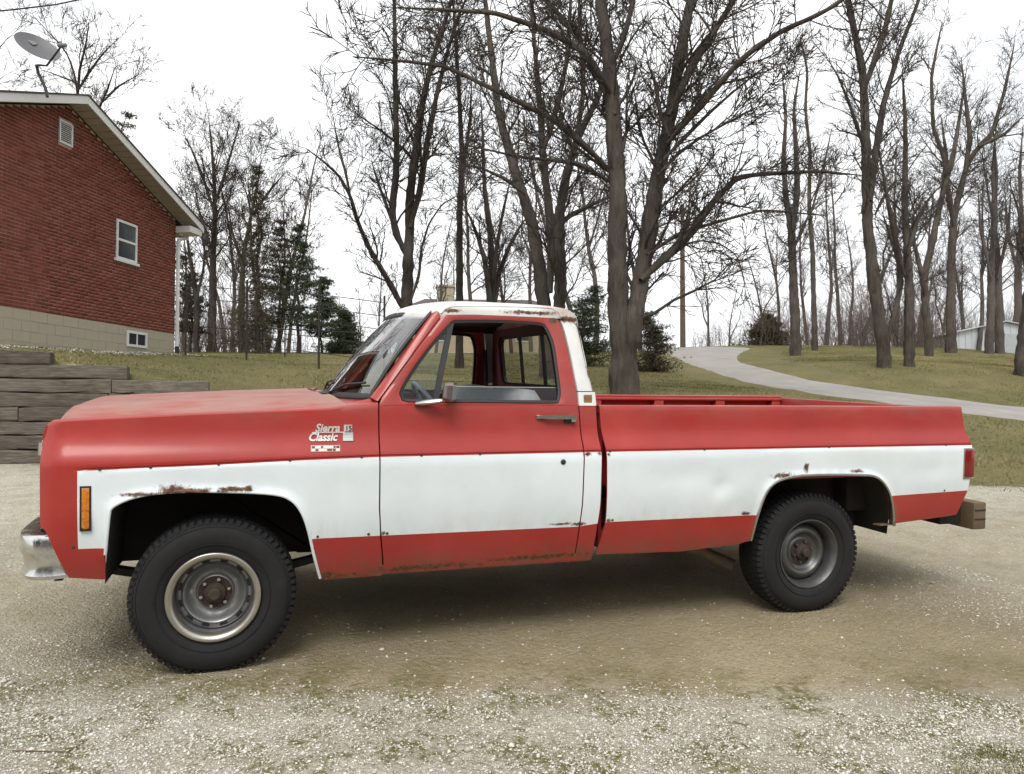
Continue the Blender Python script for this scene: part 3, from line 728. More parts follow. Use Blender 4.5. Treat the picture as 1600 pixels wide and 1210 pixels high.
# the big two-trunked tree right behind the bed
traced_tree('bare_tree', 975, 16.0, [
    ([(976,600),(972,540),(966,470),(964,397),(966,310),(960,222),(955,131),(944,40),(938,0)], 38, 18, .0),
    ([(982,560),(990,500),(1008,400),(1020,317),(1036,238),(1051,167),(1060,99),(1070,50),(1079,0)], 34, 15, .12),
    ([(1051,167),(1085,95),(1120,42),(1148,0)], 15, 9, .3),
    ([(1050,215),(1111,147),(1159,91),(1222,48),(1278,24),(1318,0)], 12, 5, -.5),
    ([(1012,428),(1045,398),(1079,365),(1119,310),(1151,278),(1190,272),(1278,268),(1345,274)], 17, 4, .8),
    ([(1016,395),(1060,366),(1111,350),(1190,328),(1290,337)], 8, 3, 1.6),
    ([(1036,250),(1070,215),(1110,175),(1150,140),(1195,105)], 8, 3, .5),
    ([(1031,270),(1060,240),(1095,215),(1140,190),(1180,170)], 7, 3, .9),
    ([(1042,205),(1030,170),(1024,130),(1010,95)], 9, 4, .4),
    ([(955,285),(904,256),(860,250),(813,246),(733,228)], 9, 3, -.9),
    ([(948,262),(916,230),(864,186),(777,143),(694,103),(614,94),(551,89)], 12, 3, -.7),
    ([(958,150),(912,79),(856,48),(773,20),(698,16),(622,12)], 13, 4, -.8),
    ([(957,170),(930,110),(900,55),(872,20),(850,0)], 12, 6, .5),
    ([(953,110),(975,60),(985,20),(990,0)], 10, 6, -.4),
    ([(1016,425),(1050,400),(1075,380),(1098,376),(1125,381),(1150,398),(1160,425)], 5, 2, .5)],
    'large two-trunked bare tree standing right behind the truck bed', 1, Lk=2.3, spacing=.26, mx=3, dens=1.4, flare=1.5)
traced_tree('bare_tree', 858, 21.0, [
    ([(852,500),(848,456),(840,400),(832,349),(813,294),(795,235),(781,186),(772,120),(765,60),(758,0)], 25, 8, .3),
    ([(870,510),(876,456),(875,390),(874,337),(884,278),(900,222),(918,185),(936,150),(950,90),(955,40)], 23, 7, -.2),
    ([(860,440),(862,360),(852,280),(848,238),(843,159),(836,80),(830,0)], 17, 7, .6),
    ([(878,345),(905,330),(935,315),(960,305)], 9, 4, -.5),
    ([(815,300),(790,280),(750,262),(722,258)], 7, 3, -.4),
    ([(845,250),(870,170),(885,100),(890,30),(892,0)], 10, 5, .2),
    ([(902,215),(912,140),(908,70),(905,0)], 10, 5, .6)],
    'bare tree with two close dark trunks rising behind the right end of the cab roof', 2, BARK, Lk=2.4, spacing=.34, dens=1.3)
traced_tree('bare_tree', 634, 24.0, [
    ([(634,500),(636,450),(638,400),(640,360),(641,300),(650,230),(662,150),(680,80),(698,25),(704,0)], 21, 6, .2),
    ([(636,400),(620,368),(612,335),(618,280),(620,240),(618,150),(617,60),(616,0)], 13, 6, -.3),
    ([(644,345),(656,300),(668,220),(684,140),(702,70),(722,10)], 12, 5, .5),
    ([(628,480),(612,448),(598,425),(575,385),(560,350),(548,308),(530,275),(505,252),(478,232)], 11, 3, -.6),
    ([(548,308),(540,270),(528,225),(520,180)], 5, 2, .3),
    ([(612,345),(600,310),(592,290),(580,250)], 7, 3, .6),
    ([(642,470),(655,430),(658,390),(670,350),(690,320),(725,300)], 6, 2, .7)],
    'bare tree with forked upright stems and a low left limb beside the windshield', 3, BARK2, Lk=2.8, spacing=.34, dens=1.3)
traced_tree('bare_tree', 718, 28.0, [
    ([(718,500),(718,430),(718,330),(722,240),(717,140),(712,60),(708,0)], 13, 6, .1),
    ([(719,300),(728,240),(735,180),(737,120)], 7, 3, .4)],
    'slim straight-trunked bare tree just right of the cream chimney', 4, BARK2, Lk=2.6, spacing=.34)
traced_tree('bare_tree', 768, 27.0, [
    ([(766,500),(764,455),(758,410),(748,375),(735,340),(722,318)], 14, 4, -.2),
    ([(768,480),(769,420),(766,370),(757,300),(755,230),(752,160)], 12, 4, .3),
    ([(772,480),(778,430),(796,385),(812,355),(830,330)], 11, 3, .5),
    ([(770,470),(774,400),(786,330),(800,270)], 9, 3, -.4)],
    'low bare tree whose stems fan out over the middle of the cab roof', 5, BARK2, Lk=2.2, spacing=.38, dens=1.1)
def gdepth(u, v):
    p = gpix(u, v, 8, 80); return wproj(p)[2]
traced_tree('bare_tree', 1243, gdepth(1243,556), [
    ([(1243,540),(1241,470),(1238,400),(1236,357),(1228,310),(1224,250),(1228,180),(1222,110)], 16, 4, .3),
    ([(1238,365),(1246,300),(1244,240),(1240,170),(1250,110)], 11, 4, -.3),
    ([(1240,390),(1262,340),(1280,310)], 6, 2, .6)],
    'bare tree with a pale scar on its trunk inside the bend of the road', 6, BARK, Lk=2.6, spacing=.5)
traced_tree('bare_tree', 1274, gdepth(1274,548), [
    ([(1273,530),(1271,460),(1270,400),(1264,320),(1266,240),(1258,170),(1262,110),(1250,60)], 9, 4, .2),
    ([(1268,330),(1285,270),(1300,200)], 5, 2, .3)],
    'slender straight bare tree just right of the scarred one at the road bend', 7, BARK, Lk=2.4, spacing=.5)
traced_tree('bare_tree', 1383, gdepth(1383,574), [
    ([(1382,555),(1374,500),(1366,440),(1356,357),(1354,290),(1353,222),(1350,150),(1346,100),(1333,40),(1325,0)], 21, 10, .1),
    ([(1362,300),(1368,238),(1381,159),(1405,79),(1436,0)], 13, 6, .4),
    ([(1352,135),(1372,80),(1385,40),(1393,0)], 11, 5, -.3),
    ([(1353,240),(1330,170),(1310,120),(1295,95)], 7, 3, -.6),
    ([(1370,330),(1385,300),(1400,280)], 6, 3, .5),
    ([(1385,540),(1400,480),(1410,440),(1395,380),(1378,330)], 9, 4, .4)],
    'tallest thick bare tree on the right lawn across the road', 8, BARK, Lk=2.6, spacing=.34, dens=1.1)
traced_tree('bare_tree', 1421, gdepth(1421,576)+.4, [
    ([(1421,560),(1421,500),(1420,440),(1417,380),(1413,310),(1415,240),(1414,180),(1410,110)], 16, 5, .2),
    ([(1410,420),(1398,370),(1388,320),(1376,250),(1368,210)], 9, 3, -.5),
    ([(1420,390),(1435,340),(1452,310),(1470,290)], 8, 3, .6)],
    'thinner bare tree right beside the tallest one on the right lawn', 9, BARK, Lk=2.4, spacing=.34, dens=1.1)
traced_tree('bare_tree', 1452, gdepth(1452,557), [
    ([(1452,540),(1446,480),(1444,428),(1455,390),(1464,340),(1474,300),(1478,255),(1458,200),(1455,120),(1472,35)], 13, 4, .2),
    ([(1448,470),(1438,420),(1428,380),(1425,330)], 10, 4, -.4),
    ([(1474,300),(1490,240),(1500,180),(1510,110)], 9, 3, .5)],
    'bare tree with a kinked leaning trunk left of the white shed', 10, BARK, Lk=2.8, spacing=.5)
traced_tree('bare_tree', 1486, gdepth(1486,552), [
    ([(1486,535),(1486,470),(1487,400),(1490,337),(1512,254),(1530,228),(1550,210),(1570,140),(1585,70)], 15, 4, .3),
    ([(1489,345),(1480,290),(1478,240),(1470,180)], 10, 3, -.2),
    ([(1508,262),(1516,218),(1508,150),(1502,90)], 9, 3, .5),
    ([(1535,226),(1570,210),(1600,180)], 7, 3, -.4)],
    'bare tree with a wide forked crown directly left of the shed wall', 11, BARK, Lk=2.8, spacing=.34, dens=1.1)
for i, (u, v, s) in enumerate([(1546,553,1), (1562,553,-1), (1588,551,1)]):
    dd_ = gdepth(u, v); lab = ['bare tree in front of the shed, left of the pair of trunks', 'bare tree in front of the shed, right of the pair of trunks', 'dark bare tree at the far right in front of the shed roof'][i]
    traced_tree('bare_tree', u, dd_, [([(u,530),(u+s*3,480),(u+s*2,420),(u+s*9,350),(u+s*5,270),(u+s*10,200)], 13, 3, .2), ([(u+s*2,430),(u-s*14,360),(u-s*18,290)], 6, 2, .3)], lab, 20+i, BARKF, Lk=2.4, spacing=.5)
traced_tree('bare_tree', 1600, gdepth(1597,588), [([(1600,570),(1603,530),(1612,460),(1620,380),(1618,300),(1630,200),(1640,100)], 24, 9, .2), ([(1612,460),(1600,400),(1592,330),(1575,280)], 8, 3, .3)],
    'thick tree trunk cut by the right edge of the picture', 24, BARK, Lk=2.4, spacing=.5)
# left side
traced_tree('bare_tree', 330, 40, [
    ([(331,545),(332,480),(333,400),(336,330),(334,270),(330,220),(326,185)], 13, 3, .3),
    ([(334,330),(318,280),(300,235),(285,205)], 6, 2, .2), ([(336,320),(352,270),(365,225),(375,195)], 6, 2, -.3), ([(333,400),(315,340),(300,300)], 5, 2, .4)],
    'tall bare tree with rounded crown next to the brick house downspout', 30, BARK2, Lk=3.4, spacing=.34, dens=1.25, rmin=.0092)
traced_tree('bare_tree', 378, 38, [([(378,548),(377,470),(380,400),(392,340),(402,290),(408,250)], 11, 3, .2), ([(380,420),(362,360),(355,310)], 5, 2, .3), ([(392,340),(420,300),(445,270)], 5, 2, -.3)],
    'bare tree among the pines right of the brick house', 31, BARK2, Lk=3.4, spacing=.34, dens=1.2, rmin=.0092)
traced_tree('bare_tree', 308, 36, [([(306,548),(308,470),(300,420),(292,370),(296,320)], 9, 3, .2), ([(307,470),(318,420),(322,360)], 5, 2, .3)],
    'smaller bare tree close behind the brick house corner', 32, BARK2, Lk=2.6, spacing=.4, dens=1.2, rmin=.0092)
traced_tree('bare_tree', 128, 27, [
    ([(128,330),(124,240),(122,155),(118,120),(104,80),(75,50),(55,28)], 8, 2, .2),
    ([(122,150),(124,110),(134,70),(140,30)], 5, 2, -.3), ([(123,140),(138,115),(160,85),(180,65)], 5, 2, .4), ([(124,240),(150,180),(168,140),(180,105)], 7, 2, .3),
    ([(160,160),(185,135),(215,118)], 4, 2, .3), ([(120,130),(90,118),(68,110)], 3, 2, .3)],
    'bare tree spreading above the brick house roof behind the satellite dish', 33, BARK2, Lk=2.4, spacing=.4, dens=1.15, rmin=.0078)
traced_tree('bare_tree', -60, 26, [([(-58,300),(-60,200),(-50,120),(-40,60)], 10, 3, .2), ([(-55,170),(-30,110),(-5,80),(12,60)], 5, 2, .3), ([(-58,220),(-30,150),(5,120)], 5, 2, .2)],
    'bare twigs reaching in at the left edge beside the satellite dish', 34, BARK2, Lk=2.4, spacing=.4, rmin=.0078)
# ------------------------------------------------------------------ background wood: slim trees one by one
def wild_tree(name, u, d, h, seed, label, group, lean=0.0, r0=None, mx=3, mat=None):
    g = np.random.default_rng(seed); b = wat(u, 600, d); base = np.array([b[0], b[1], gz(b[0], b[1])-.1])
    t = empty(name, base); tag(t, label, 'tree', group); tk_ = TB(); cr_ = TB()
    n = 9; P = [base-np.array([0,0,.2])]; dr = unit(np.array([g.normal(0,.05)+lean, g.normal(0,.05), 1.0]))
    for i in range(n): dr = unit(dr+g.normal(0,.06,3)+np.array([0,0,.05])); P.append(P[-1]+dr*h/n)
    P = np.array(P); r = r0 or h*.012; R = np.linspace(r, r*.2, n+1); tk_.tube(P, R, 8)
    stem_kids(cr_, P, R, g, .42, h*.26, mx, .9, .012, .3, .09)
    if g.random() < .6:
        i = int(g.integers(2,5)); q = P[i]; dv = unit(np.array([g.normal(0,.4), g.normal(0,.4), 1])); Q = np.array([q+dv*h*.5*k/5+g.normal(0,.08,3)*(k>0) for k in range(6)]); RR = np.linspace(R[i]*.7, R[i]*.15, 6)
        tk_.tube(Q, RR, 6); stem_kids(cr_, Q, RR, g, .4, h*.2, mx, .9, .012, .2, .09)
    tk_.emit('trunk', mat or BARKF, t, base); cr_.emit('crown', mat or BARKF, t, base)
ORD = ['first','second','third','fourth','fifth','sixth','seventh','eighth','ninth','tenth','eleventh','twelfth','thirteenth','fourteenth','fifteenth','sixteenth','seventeenth','eighteenth']
k = 0
for j_, (u, d, h) in enumerate([(1108,52,8),(1140,58,6),(1190,56,9),(1212,50,10),(1262,56,12),(1292,47,12),(1312,52,13),(1328,58,11),(1345,48,12),(1400,50,14),(1436,54,13),(1470,60,12),(1510,56,14),(1528,50,13),(1575,52,15),(1620,56,15),(1660,48,15)]):
    wild_tree('slim_tree', u, d, h, 100+k, ORD[j_]+' slim bare tree from the left in the wood right of the utility pole', 'slim trees of the right background wood'); k += 1
for j_, (u, d, h) in enumerate([(285,44,9),(350,46,11),(362,50,13),(420,46,12),(430,42,13),(450,48,11),(520,60,6),(565,58,6),(590,50,7)]):
    wild_tree('slim_tree', u, d, h, 140+k, ORD[j_]+' slim bare tree from the left in the wood between brick house and windshield', 'slim trees of the left background wood'); k += 1
for j_, (u, d, h) in enumerate([(680,44,9),(700,50,8),(745,40,12),(800,42,10),(830,44,12),(905,36,13),(930,40,14),(1000,42,12)]):
    wild_tree('slim_tree', u, d, h, 180+k, ORD[j_]+' slim bare tree from the left among the larger trunks behind the cab', 'slim trees behind the cab'); k += 1
# ------------------------------------------------------------------ thickets (stuff)
def thicket(name, regs, label, seed, mat):
    g = np.random.default_rng(seed); tb = TB()
    for (u0, u1, d0, d1, h0, h1, n) in regs:
        U = g.uniform(u0, u1, n); D = g.uniform(d0, d1, n)
        XY = np.array([wat(u, 600, d)[:2] for u, d in zip(U, D)]); Z = ground(XY[:,0], XY[:,1])
        for (x, y), z in zip(XY, Z):
            h = g.uniform(h0, h1)*g.uniform(.5,1); d = unit(np.array([g.normal(0,.22), g.normal(0,.22), 1])); P = [np.array([x,y,z-.1])]
            for i in range(4): d = unit(d+g.normal(0,.13,3)); P.append(P[-1]+d*h/4)
            P = np.array(P); r = .006+h*.0035; tb.tube(P, np.linspace(r, .004, 5), 3)
            for q in range(int(3+h*2)):
                i = int(g.integers(1,4)); dd = unit(P[i+1]-P[i]+g.normal(0,.35,3)); p = P[i]+(P[i+1]-P[i])*g.random(); e = p+dd*h*g.uniform(.12,.38)
                tb.tube(np.array([p,(p+e)/2+g.normal(0,.04,3),e]), [.006,.005,.003], 3)
    o = tb.emit(name, mat, None, (0,0,0)); tag(o, label, 'thicket', kind='stuff')
BRUSH = simple('brush_stems', (.14,.105,.085), .95, var=.35, sc=.6)
thicket('thicket', [(1180,1330,44,60,1.5,4.5,450),(1330,1480,42,66,1.5,6.5,800),(1480,1700,62,76,3.5,9.,600),(1080,1200,46,60,.8,2.6,260)], 'brown leafless thicket along the crest at the right', 5, BRUSH)
thicket('thicket', [(276,420,36,48,1.5,4.5,520),(420,640,44,60,1.,3.0,330)], 'brown leafless thicket behind the wire fence', 6, BRUSH)
# ------------------------------------------------------------------ evergreens
def needle_mat(name, a, b):
    M = Mat(name, .8, spec=.2); M.col(M.mix(M.noise(.9, 4), a, b)); return M.m
NEED = needle_mat('pine_needles', (.030,.042,.022), (.085,.10,.052)); NEEDB = needle_mat('brown_pine_needles', (.05,.046,.029), (.11,.095,.058))
def conifer(name, u, d, vtop, w, seed, label, style='pine', mat=None, vb=None, dens=1.0):
    g = np.random.default_rng(seed); b = wat(u, 600, d); base = np.array([b[0], b[1], gz(b[0], b[1])-.05]); h = wat(u, vtop, d)[2]-base[2]
    t = empty(name, base); tag(t, label, 'tree'); tk_ = TB()
    n = 8; P = np.array([base+np.array([g.normal(0,.03)*i, g.normal(0,.03)*i, h*i/n-.1*(i == 0)]) for i in range(n+1)]); R = np.linspace(max(.06, h*.014), .01, n+1); tk_.tube(P, R, 8)
    C = []; D_ = []
    lo = .22 if style == 'pine' else .03
    lv = lo*h
    while lv < h*.99:
        f = lv/h; rad_ = w*( (1-f)**.75*(1.15 if style == 'pine' else 1.0)*g.uniform(.55,1.15)+.06)
        for q in range(int(g.integers(3,6))):
            az = g.uniform(0, 2*math.pi); el = (g.uniform(-.12,.35) if style == 'pine' else g.uniform(-.2,.3)); ln = rad_*g.uniform(.6,1.15)
            p = np.array([np.interp(lv, P[:,2]-base[2], P[:,i]) for i in range(3)]); dd = np.array([math.cos(az)*math.cos(el), math.sin(az)*math.cos(el), math.sin(el)])
            e = p+dd*ln; tk_.tube(np.array([p, p+dd*ln*.5+np.array([0,0,-.03*ln]), e]), [.012+ln*.008,.012,.005], 4)
            m = int((13+ln*30)*dens)
            tt = g.uniform(.25 if style == 'pine' else .1, 1.05, m); spread = .10+.20*ln*(.4 if style == 'pine' else .55)
            c = p+dd*ln*tt[:,None]+g.normal(0,1,(m,3))*np.array([spread,spread,spread*.32]); C.append(c); D_.append(np.tile(dd,(m,1)))
        lv += h*(.042 if style == 'pine' else .03)*g.uniform(.7,1.3)
    C = np.concatenate(C); D_ = np.concatenate(D_); m = len(C); kf = 7
    C = np.repeat(C, kf, 0); D_ = np.repeat(D_, kf, 0); N = len(C)
    dv = D_*.7+g.normal(0,.75,(N,3))+np.array([0,0,.25]); dv /= np.linalg.norm(dv, axis=1)[:,None]; sz = g.uniform(.07,.15,N)*(d/32.)
    sd_ = np.cross(dv, g.normal(0,1,(N,3))); sd_ /= np.linalg.norm(sd_, axis=1)[:,None]
    V = np.stack([C-sd_*sz[:,None]*.10, C+sd_*sz[:,None]*.10, C+dv*sz[:,None]], 1).reshape(-1,3); F = np.arange(3*N).reshape(-1,3)
    tk_.emit('trunk', BARK2, t, base); raw('crown', V-base[None], F, mat or NEED, t)
conifer('pine_tree', 466, 37, 345, 2.2, 41, 'open pine with flat boughs left of the small dark spruce', 'pine')
conifer('pine_tree', 502, 40, 432, 1.5, 42, 'small pine just right of the open one behind the fence', 'pine')
conifer('pine_tree', 402, 35, 250, 1.5, 43, 'tall narrow brownish evergreen behind the left fence post', 'spruce', NEEDB, dens=.7)
conifer('pine_tree', 436, 39, 345, 1.6, 46, 'dark evergreen between the tall narrow one and the open pine', 'pine', NEEDB)
conifer('spruce_tree', 536, 38, 484, 1.3, 44, 'small dark cone-shaped spruce left of the windshield', 'spruce')
conifer('pine_tree', 192, 30, 165, 1.8, 45, 'dark evergreen showing just above the brick house rake', 'pine', NEEDB)
conifer('cedar_tree', 912, 30, 446, 1.9, 47, 'dark cedar filling the gap behind the rear cab corner', 'spruce')
conifer('cedar_tree', 1020, 27, 486, 1.0, 48, 'dark cedar at the right foot of the two-trunked tree', 'spruce', NEEDB)
conifer('cedar_tree', 1198, 47, 492, 1.7, 49, 'low spreading evergreen at the edge of the road bend', 'spruce', NEEDB)
conifer('cedar_tree', 296, 37, 395, 1.4, 50, 'dark evergreen close beside the brick house downspout', 'pine', NEEDB)

# unseen wood added behind the camera to darken paint reflections and block skylight
g = np.random.default_rng(77); tb = TB()
for q in range(520):
    x = g.uniform(-26, 30); y = g.uniform(-24, -13); z = SL*y; h = g.uniform(3.5, 11); d = unit(np.array([g.normal(0,.12), g.normal(0,.12), 1])); P = [np.array([x,y,z-.2])]
    for i in range(5): d = unit(d+g.normal(0,.1,3)); P.append(P[-1]+d*h/5)
    P = np.array(P); tb.tube(P, np.linspace(.05+h*.012, .02, 6), 5)
    for e in range(10):
        i = int(g.integers(1,5)); p = P[i]; dd = unit(d+g.normal(0,.5,3)); tb.tube(np.array([p, p+dd*h*.15, p+dd*h*.3+g.normal(0,.1,3)]), [.03,.022,.01], 3)
o = tb.emit('added_reflection_woods', BARK2, None, (0,0,0)); tag(o, 'unseen bare wood added behind the viewer to darken reflections on the truck', 'wood', kind='stuff')
# ------------------------------------------------------------------ truck materials
def rust_over(M, base, spots, amt=1.0):
    rust = M.ramp(M.noise(45, 5, .7), [(.3, (.03,.013,.008)), (.5, (.10,.042,.02)), (.7, (.20,.11,.05)), (.85, (.42,.33,.20))])
    nz_ = M.math('MULTIPLY', M.math('SUBTRACT', M.noise(34, 8, .8), .5), 3.8); acc = None
    for p, s in spots:
        d = M.math('ADD', M.spot(p, s), nz_); k = M.mrange(d, 1.15, .35); acc = k if acc is None else M.math('MAXIMUM', acc, k)
    return M.mix(acc, base, rust), acc
def red_paint(name, chalk=0.0, spots=()):
    M = Mat(name, .42, 0, (.36,.03,.025), .2)
    p = M.sep(M.co())
    c = M.ramp(M.noise(1.6, 6, .6), [(.3, (.30,.016,.013)), (.55, (.36,.023,.018)), (.75, (.42,.042,.034))])
    # sun-bleached, chalky upper surfaces of the old paint
    ch = M.math('MULTIPLY', M.mrange(M.noise(2.4, 7, .65, M.mapped((.8, 2.2, 2.2))), .20, .60), chalk)
    c = M.mix(ch, c, (.335,.195,.16))
    up_ = M.math('MULTIPLY', M.mrange(p[2], 1.10, 1.215), M.mrange(M.noise(3.2, 7, .7, M.mapped((.7, 1, 2.5))), .30, .70)); c = M.mix(M.math('MULTIPLY', up_, .42), c, (.25,.105,.085))
    # road dirt low on the body
    dz = M.math('MULTIPLY', M.mrange(p[2], .60, .40), M.mrange(M.noise(9, 6, .7), .25, .7))
    c = M.mix(M.math('MULTIPLY', dz, .7), c, (.13,.085,.06))
    sc = M.mrange(M.noise(70, 4, .8), .70, .76); c = M.mix(M.math('MULTIPLY', sc, .35), c, (.12,.06,.045))
    if spots: c, a = rust_over(M, c, spots)
    M.col(c); M.rough(M.mrange(M.noise(5, 6, .6), .2, .8, .30+chalk*.15, .52+chalk*.12))
    M.bump(M.noise(3.0, 3), .12, .02); M.b.inputs['Coat Weight'].default_value = .45 if chalk < .5 else .05; M.b.inputs['Coat Roughness'].default_value = .16; return M.m
RED = red_paint('faded_red_paint', .07, [((.50,.07,.42),(.07,.06,.025)), ((.60,.07,.41),(.10,.06,.018)), ((1.12,.2,1.73),(.07,.2,.012)), ((1.72,.2,1.715),(.05,.2,.03)), ((1.0,.07,.43),(.3,.06,.02)), ((1.6,.07,.445),(.3,.06,.016))])
REDTOP = red_paint('bleached_red_paint', .95)
def white_paint(name):
    M = Mat(name, .38, 0, (.78,.79,.78), .4); p = M.sep(M.co())
    c = M.ramp(M.noise(1.8, 6, .6), [(.3, (.645,.70,.72)), (.6, (.74,.80,.825))])
    dz = M.math('MULTIPLY', M.mrange(p[2], .75, .58), M.mrange(M.noise(14, 6, .7, M.mapped((1, 1, .35))), .38, .8)); c = M.mix(M.math('MULTIPLY', dz, .5), c, (.45,.40,.33))
    c = M.mix(M.math('MULTIPLY', M.mrange(M.noise(85, 4, .8), .72, .77), .5), c, (.22,.15,.10))
    spots = [((-.17,0,.868),(.07,.1,.03)), ((-.10,0,.862),(.13,.1,.014)), ((.09,0,.862),(.10,.1,.014)), ((.15,0,.862),(.025,.1,.018)), ((-.30,0,.853),(.10,.1,.010)),
             ((3.08,0,.842),(.085,.1,.022)), ((3.235,0,.885),(.022,.1,.034)), ((3.60,0,.856),(.05,.1,.012)), ((1.80,0,.618),(.05,.1,.014)), ((1.71,0,.622),(.07,.1,.008)),
             ((1.84,0,.99),(.03,.1,.012)), ((1.905,0,.99),(.016,.1,.016)), ((1.975,0,.63),(.02,.1,.014)), ((.77,0,.62),(.014,.1,.012)), ((2.84,0,.63),(.03,.1,.012)), ((1.965,0,.985),(.014,.1,.012))]
    c, a = rust_over(M, c, spots)
    M.col(c); M.rough(M.mix(a, M.ramp(M.noise(6, 5), [(.3, .34), (.7, .5)]), (.9,.9,.9))); M.bump(M.noise(2.4, 3), .14, .03); M.b.inputs['Coat Weight'].default_value = .25; M.b.inputs['Coat Roughness'].default_value = .18; return M.m
WPAINT = white_paint('old_white_paint')
ROOFW = Mat('weathered_white_roof', .5, 0, (.6,.6,.58), .4)
rc = ROOFW.ramp(ROOFW.noise(2.2, 6, .65), [(.32, (.52,.52,.50)), (.62, (.74,.74,.72))]); rp_ = ROOFW.sep(ROOFW.co())
rc = ROOFW.mix(ROOFW.math('MULTIPLY', ROOFW.mrange(rp_[0], 1.55, 1.86), ROOFW.mrange(ROOFW.math('ADD', rp_[2], ROOFW.math('MULTIPLY', ROOFW.noise(8,5), .06)), 1.74, 1.80, 0, .8)), rc, (.30,.17,.13))
rc, _ = rust_over(ROOFW, rc, [((1.60,.2,1.742),(.18,.3,.014)), ((1.80,.2,1.715),(.08,.3,.022)), ((1.15,.2,1.735),(.06,.3,.012)), ((1.9,.2,1.43),(.02,.3,.06))])
ROOFW.col(rc); ROOFW = ROOFW.m
CHROME = Mat('worn_chrome', .16, 1.0, (.62,.61,.59))
CHROME.col(CHROME.mix(CHROME.mrange(CHROME.noise(22, 7, .75), .56, .78), (.70,.69,.67), (.36,.33,.29))); CHROME.rough(CHROME.mrange(CHROME.noise(9, 6, .7), .3, .75, .10, .38)); CHROME = CHROME.m
BRIGHT = simple('bright_trim', (.50,.49,.47), .25, 1.0, var=.15, sc=20)
STEEL = simple('dull_wheel_steel', (.135,.135,.135), .42, .75, var=.35, sc=14, bump=.08)
STEELF = simple('front_wheel_steel', (.27,.27,.275), .38, .7, var=.3, sc=14, bump=.08)
RING = simple('wheel_trim_ring', (.44,.41,.36), .36, .9, var=.22, sc=9)
HUBR = simple('rusty_hub', (.06,.042,.031), .8, .3, var=.5, sc=40, bump=.5)
RUB = Mat('tyre_rubber', .78, 0, (.02,.02,.021), .35)
RUB.col(RUB.mix(RUB.noise(7, 6, .65), (.007,.007,.0085), (.019,.0185,.0188))); RUB.col(RUB.mix(RUB.math('MULTIPLY', RUB.mrange(RUB.noise(11, 7, .72), .45, .75), .18), RUB.mix(RUB.noise(7, 6, .65), (.007,.007,.0085), (.019,.0185,.0188)), (.055,.05,.043))); RUB.bump(RUB.noise(90, 4), .15, .004); RUB = RUB.m
BLACK = simple('black_rubber_seal', (.012,.012,.013), .55, var=.3)
UNDER = simple('dirty_underbody', (.022,.019,.016), .9, var=.45, sc=12, bump=.4)
INT = simple('maroon_interior', (.15,.028,.027), .7, var=.25, sc=6); INTD = simple('dark_interior', (.035,.018,.018), .85, var=.3)
SEAT = simple('grey_seat_cloth', (.30,.30,.305), .9, var=.25, sc=22, bump=.3)
AMBER = Mat('amber_lens', .18, 0, (.55,.16,.01), .6); AMBER.b.inputs['Coat Weight'].default_value = .5; AMBER.col(AMBER.mix(AMBER.vor(90), (.42,.10,.008), (.70,.24,.02))); AMBER = AMBER.m
REDL = Mat('red_lens', .15, 0, (.20,.008,.008), .6).m
LENS = Mat('headlamp_glass', .08, .3, (.55,.56,.56), .8).m
RUSTP = simple('rusty_pipe', (.30,.23,.16), .85, .3, var=.5, sc=18, bump=.4)
TANM = simple('weathered_tan_metal', (.145,.105,.062), .7, .2, var=.35, sc=14, bump=.15)
def glass(name, tint=(.86,.90,.90), k=1.0):
    M = bpy.data.materials.new(name); M.use_nodes = True; t = M.node_tree; t.nodes.clear()
    o = t.nodes.new('ShaderNodeOutputMaterial'); tr = t.nodes.new('ShaderNodeBsdfTransparent'); gl = t.nodes.new('ShaderNodeBsdfGlossy'); mx_ = t.nodes.new('ShaderNodeMixShader')
    lw = t.nodes.new('ShaderNodeFresnel'); lw.inputs['IOR'].default_value = 1.5
    gq = t.nodes.new('ShaderNodeNewGeometry'); mr = t.nodes.new('ShaderNodeMapRange'); mr.inputs[3].default_value = 1.5; mr.inputs[4].default_value = 1/1.5
    t.links.new(gq.outputs['Backfacing'], mr.inputs[0]); t.links.new(mr.outputs[0], lw.inputs['IOR'])
    mm = t.nodes.new('ShaderNodeMath'); mm.operation = 'MULTIPLY'; mm.inputs[1].default_value = k; mm.use_clamp = True
    tr.inputs[0].default_value = (*tint, 1); gl.inputs['Roughness'].default_value = .02
    t.links.new(lw.outputs[0], mm.inputs[0]); t.links.new(mm.outputs[0], mx_.inputs[0]); t.links.new(tr.outputs[0], mx_.inputs[1]); t.links.new(gl.outputs[0], mx_.inputs[2]); t.links.new(mx_.outputs[0], o.inputs[0]); return M
GLASS = glass('windshield_glass', (.62,.68,.69), 1.7); GLASS2 = glass('side_glass', (.80,.85,.84), .9); GLASS3 = glass('rear_glass', (.80,.82,.80), 1.2)
# ------------------------------------------------------------------ truck frame
truck = empty('pickup_truck', (0,0,0), (TILT,0,0))
tag(truck, 'old faded red and white pickup truck parked side-on on the gravel drive', 'pickup truck')
TW = 2.02
PZ = [.38,.42,.48,.55,.62,.70,.78,.98,1.0,1.03,1.06,1.09,1.12,1.16,1.2,1.24,1.27,1.8]
PY = [.085,.07,.052,.036,.022,.010,.003,0,.002,.017,.034,.047,.054,.060,.065,.071,.08,.25]
PZf = np.linspace(.38, 1.27, 120); _py = np.interp(PZf, PZ, PY)
for _ in range(14): _py[1:-1] = .25*_py[:-2]+.5*_py[1:-1]+.25*_py[2:]
def prof(z): return float(np.interp(z, PZf, _py)) if z <= 1.265 else float(np.interp(z, PZ, PY))
def S(u, v):
    y = 0.0
    for _ in range(30): q = ty(u, v, y); y = prof(q[2])
    return q
def SX(L_): return [(float(q[0]), float(q[2])) for q in (S(u, v) for u, v in L_)]
def lin(P): xs = [p[0] for p in P]; ys = [p[1] for p in P]; return lambda x: float(np.interp(x, xs, ys))
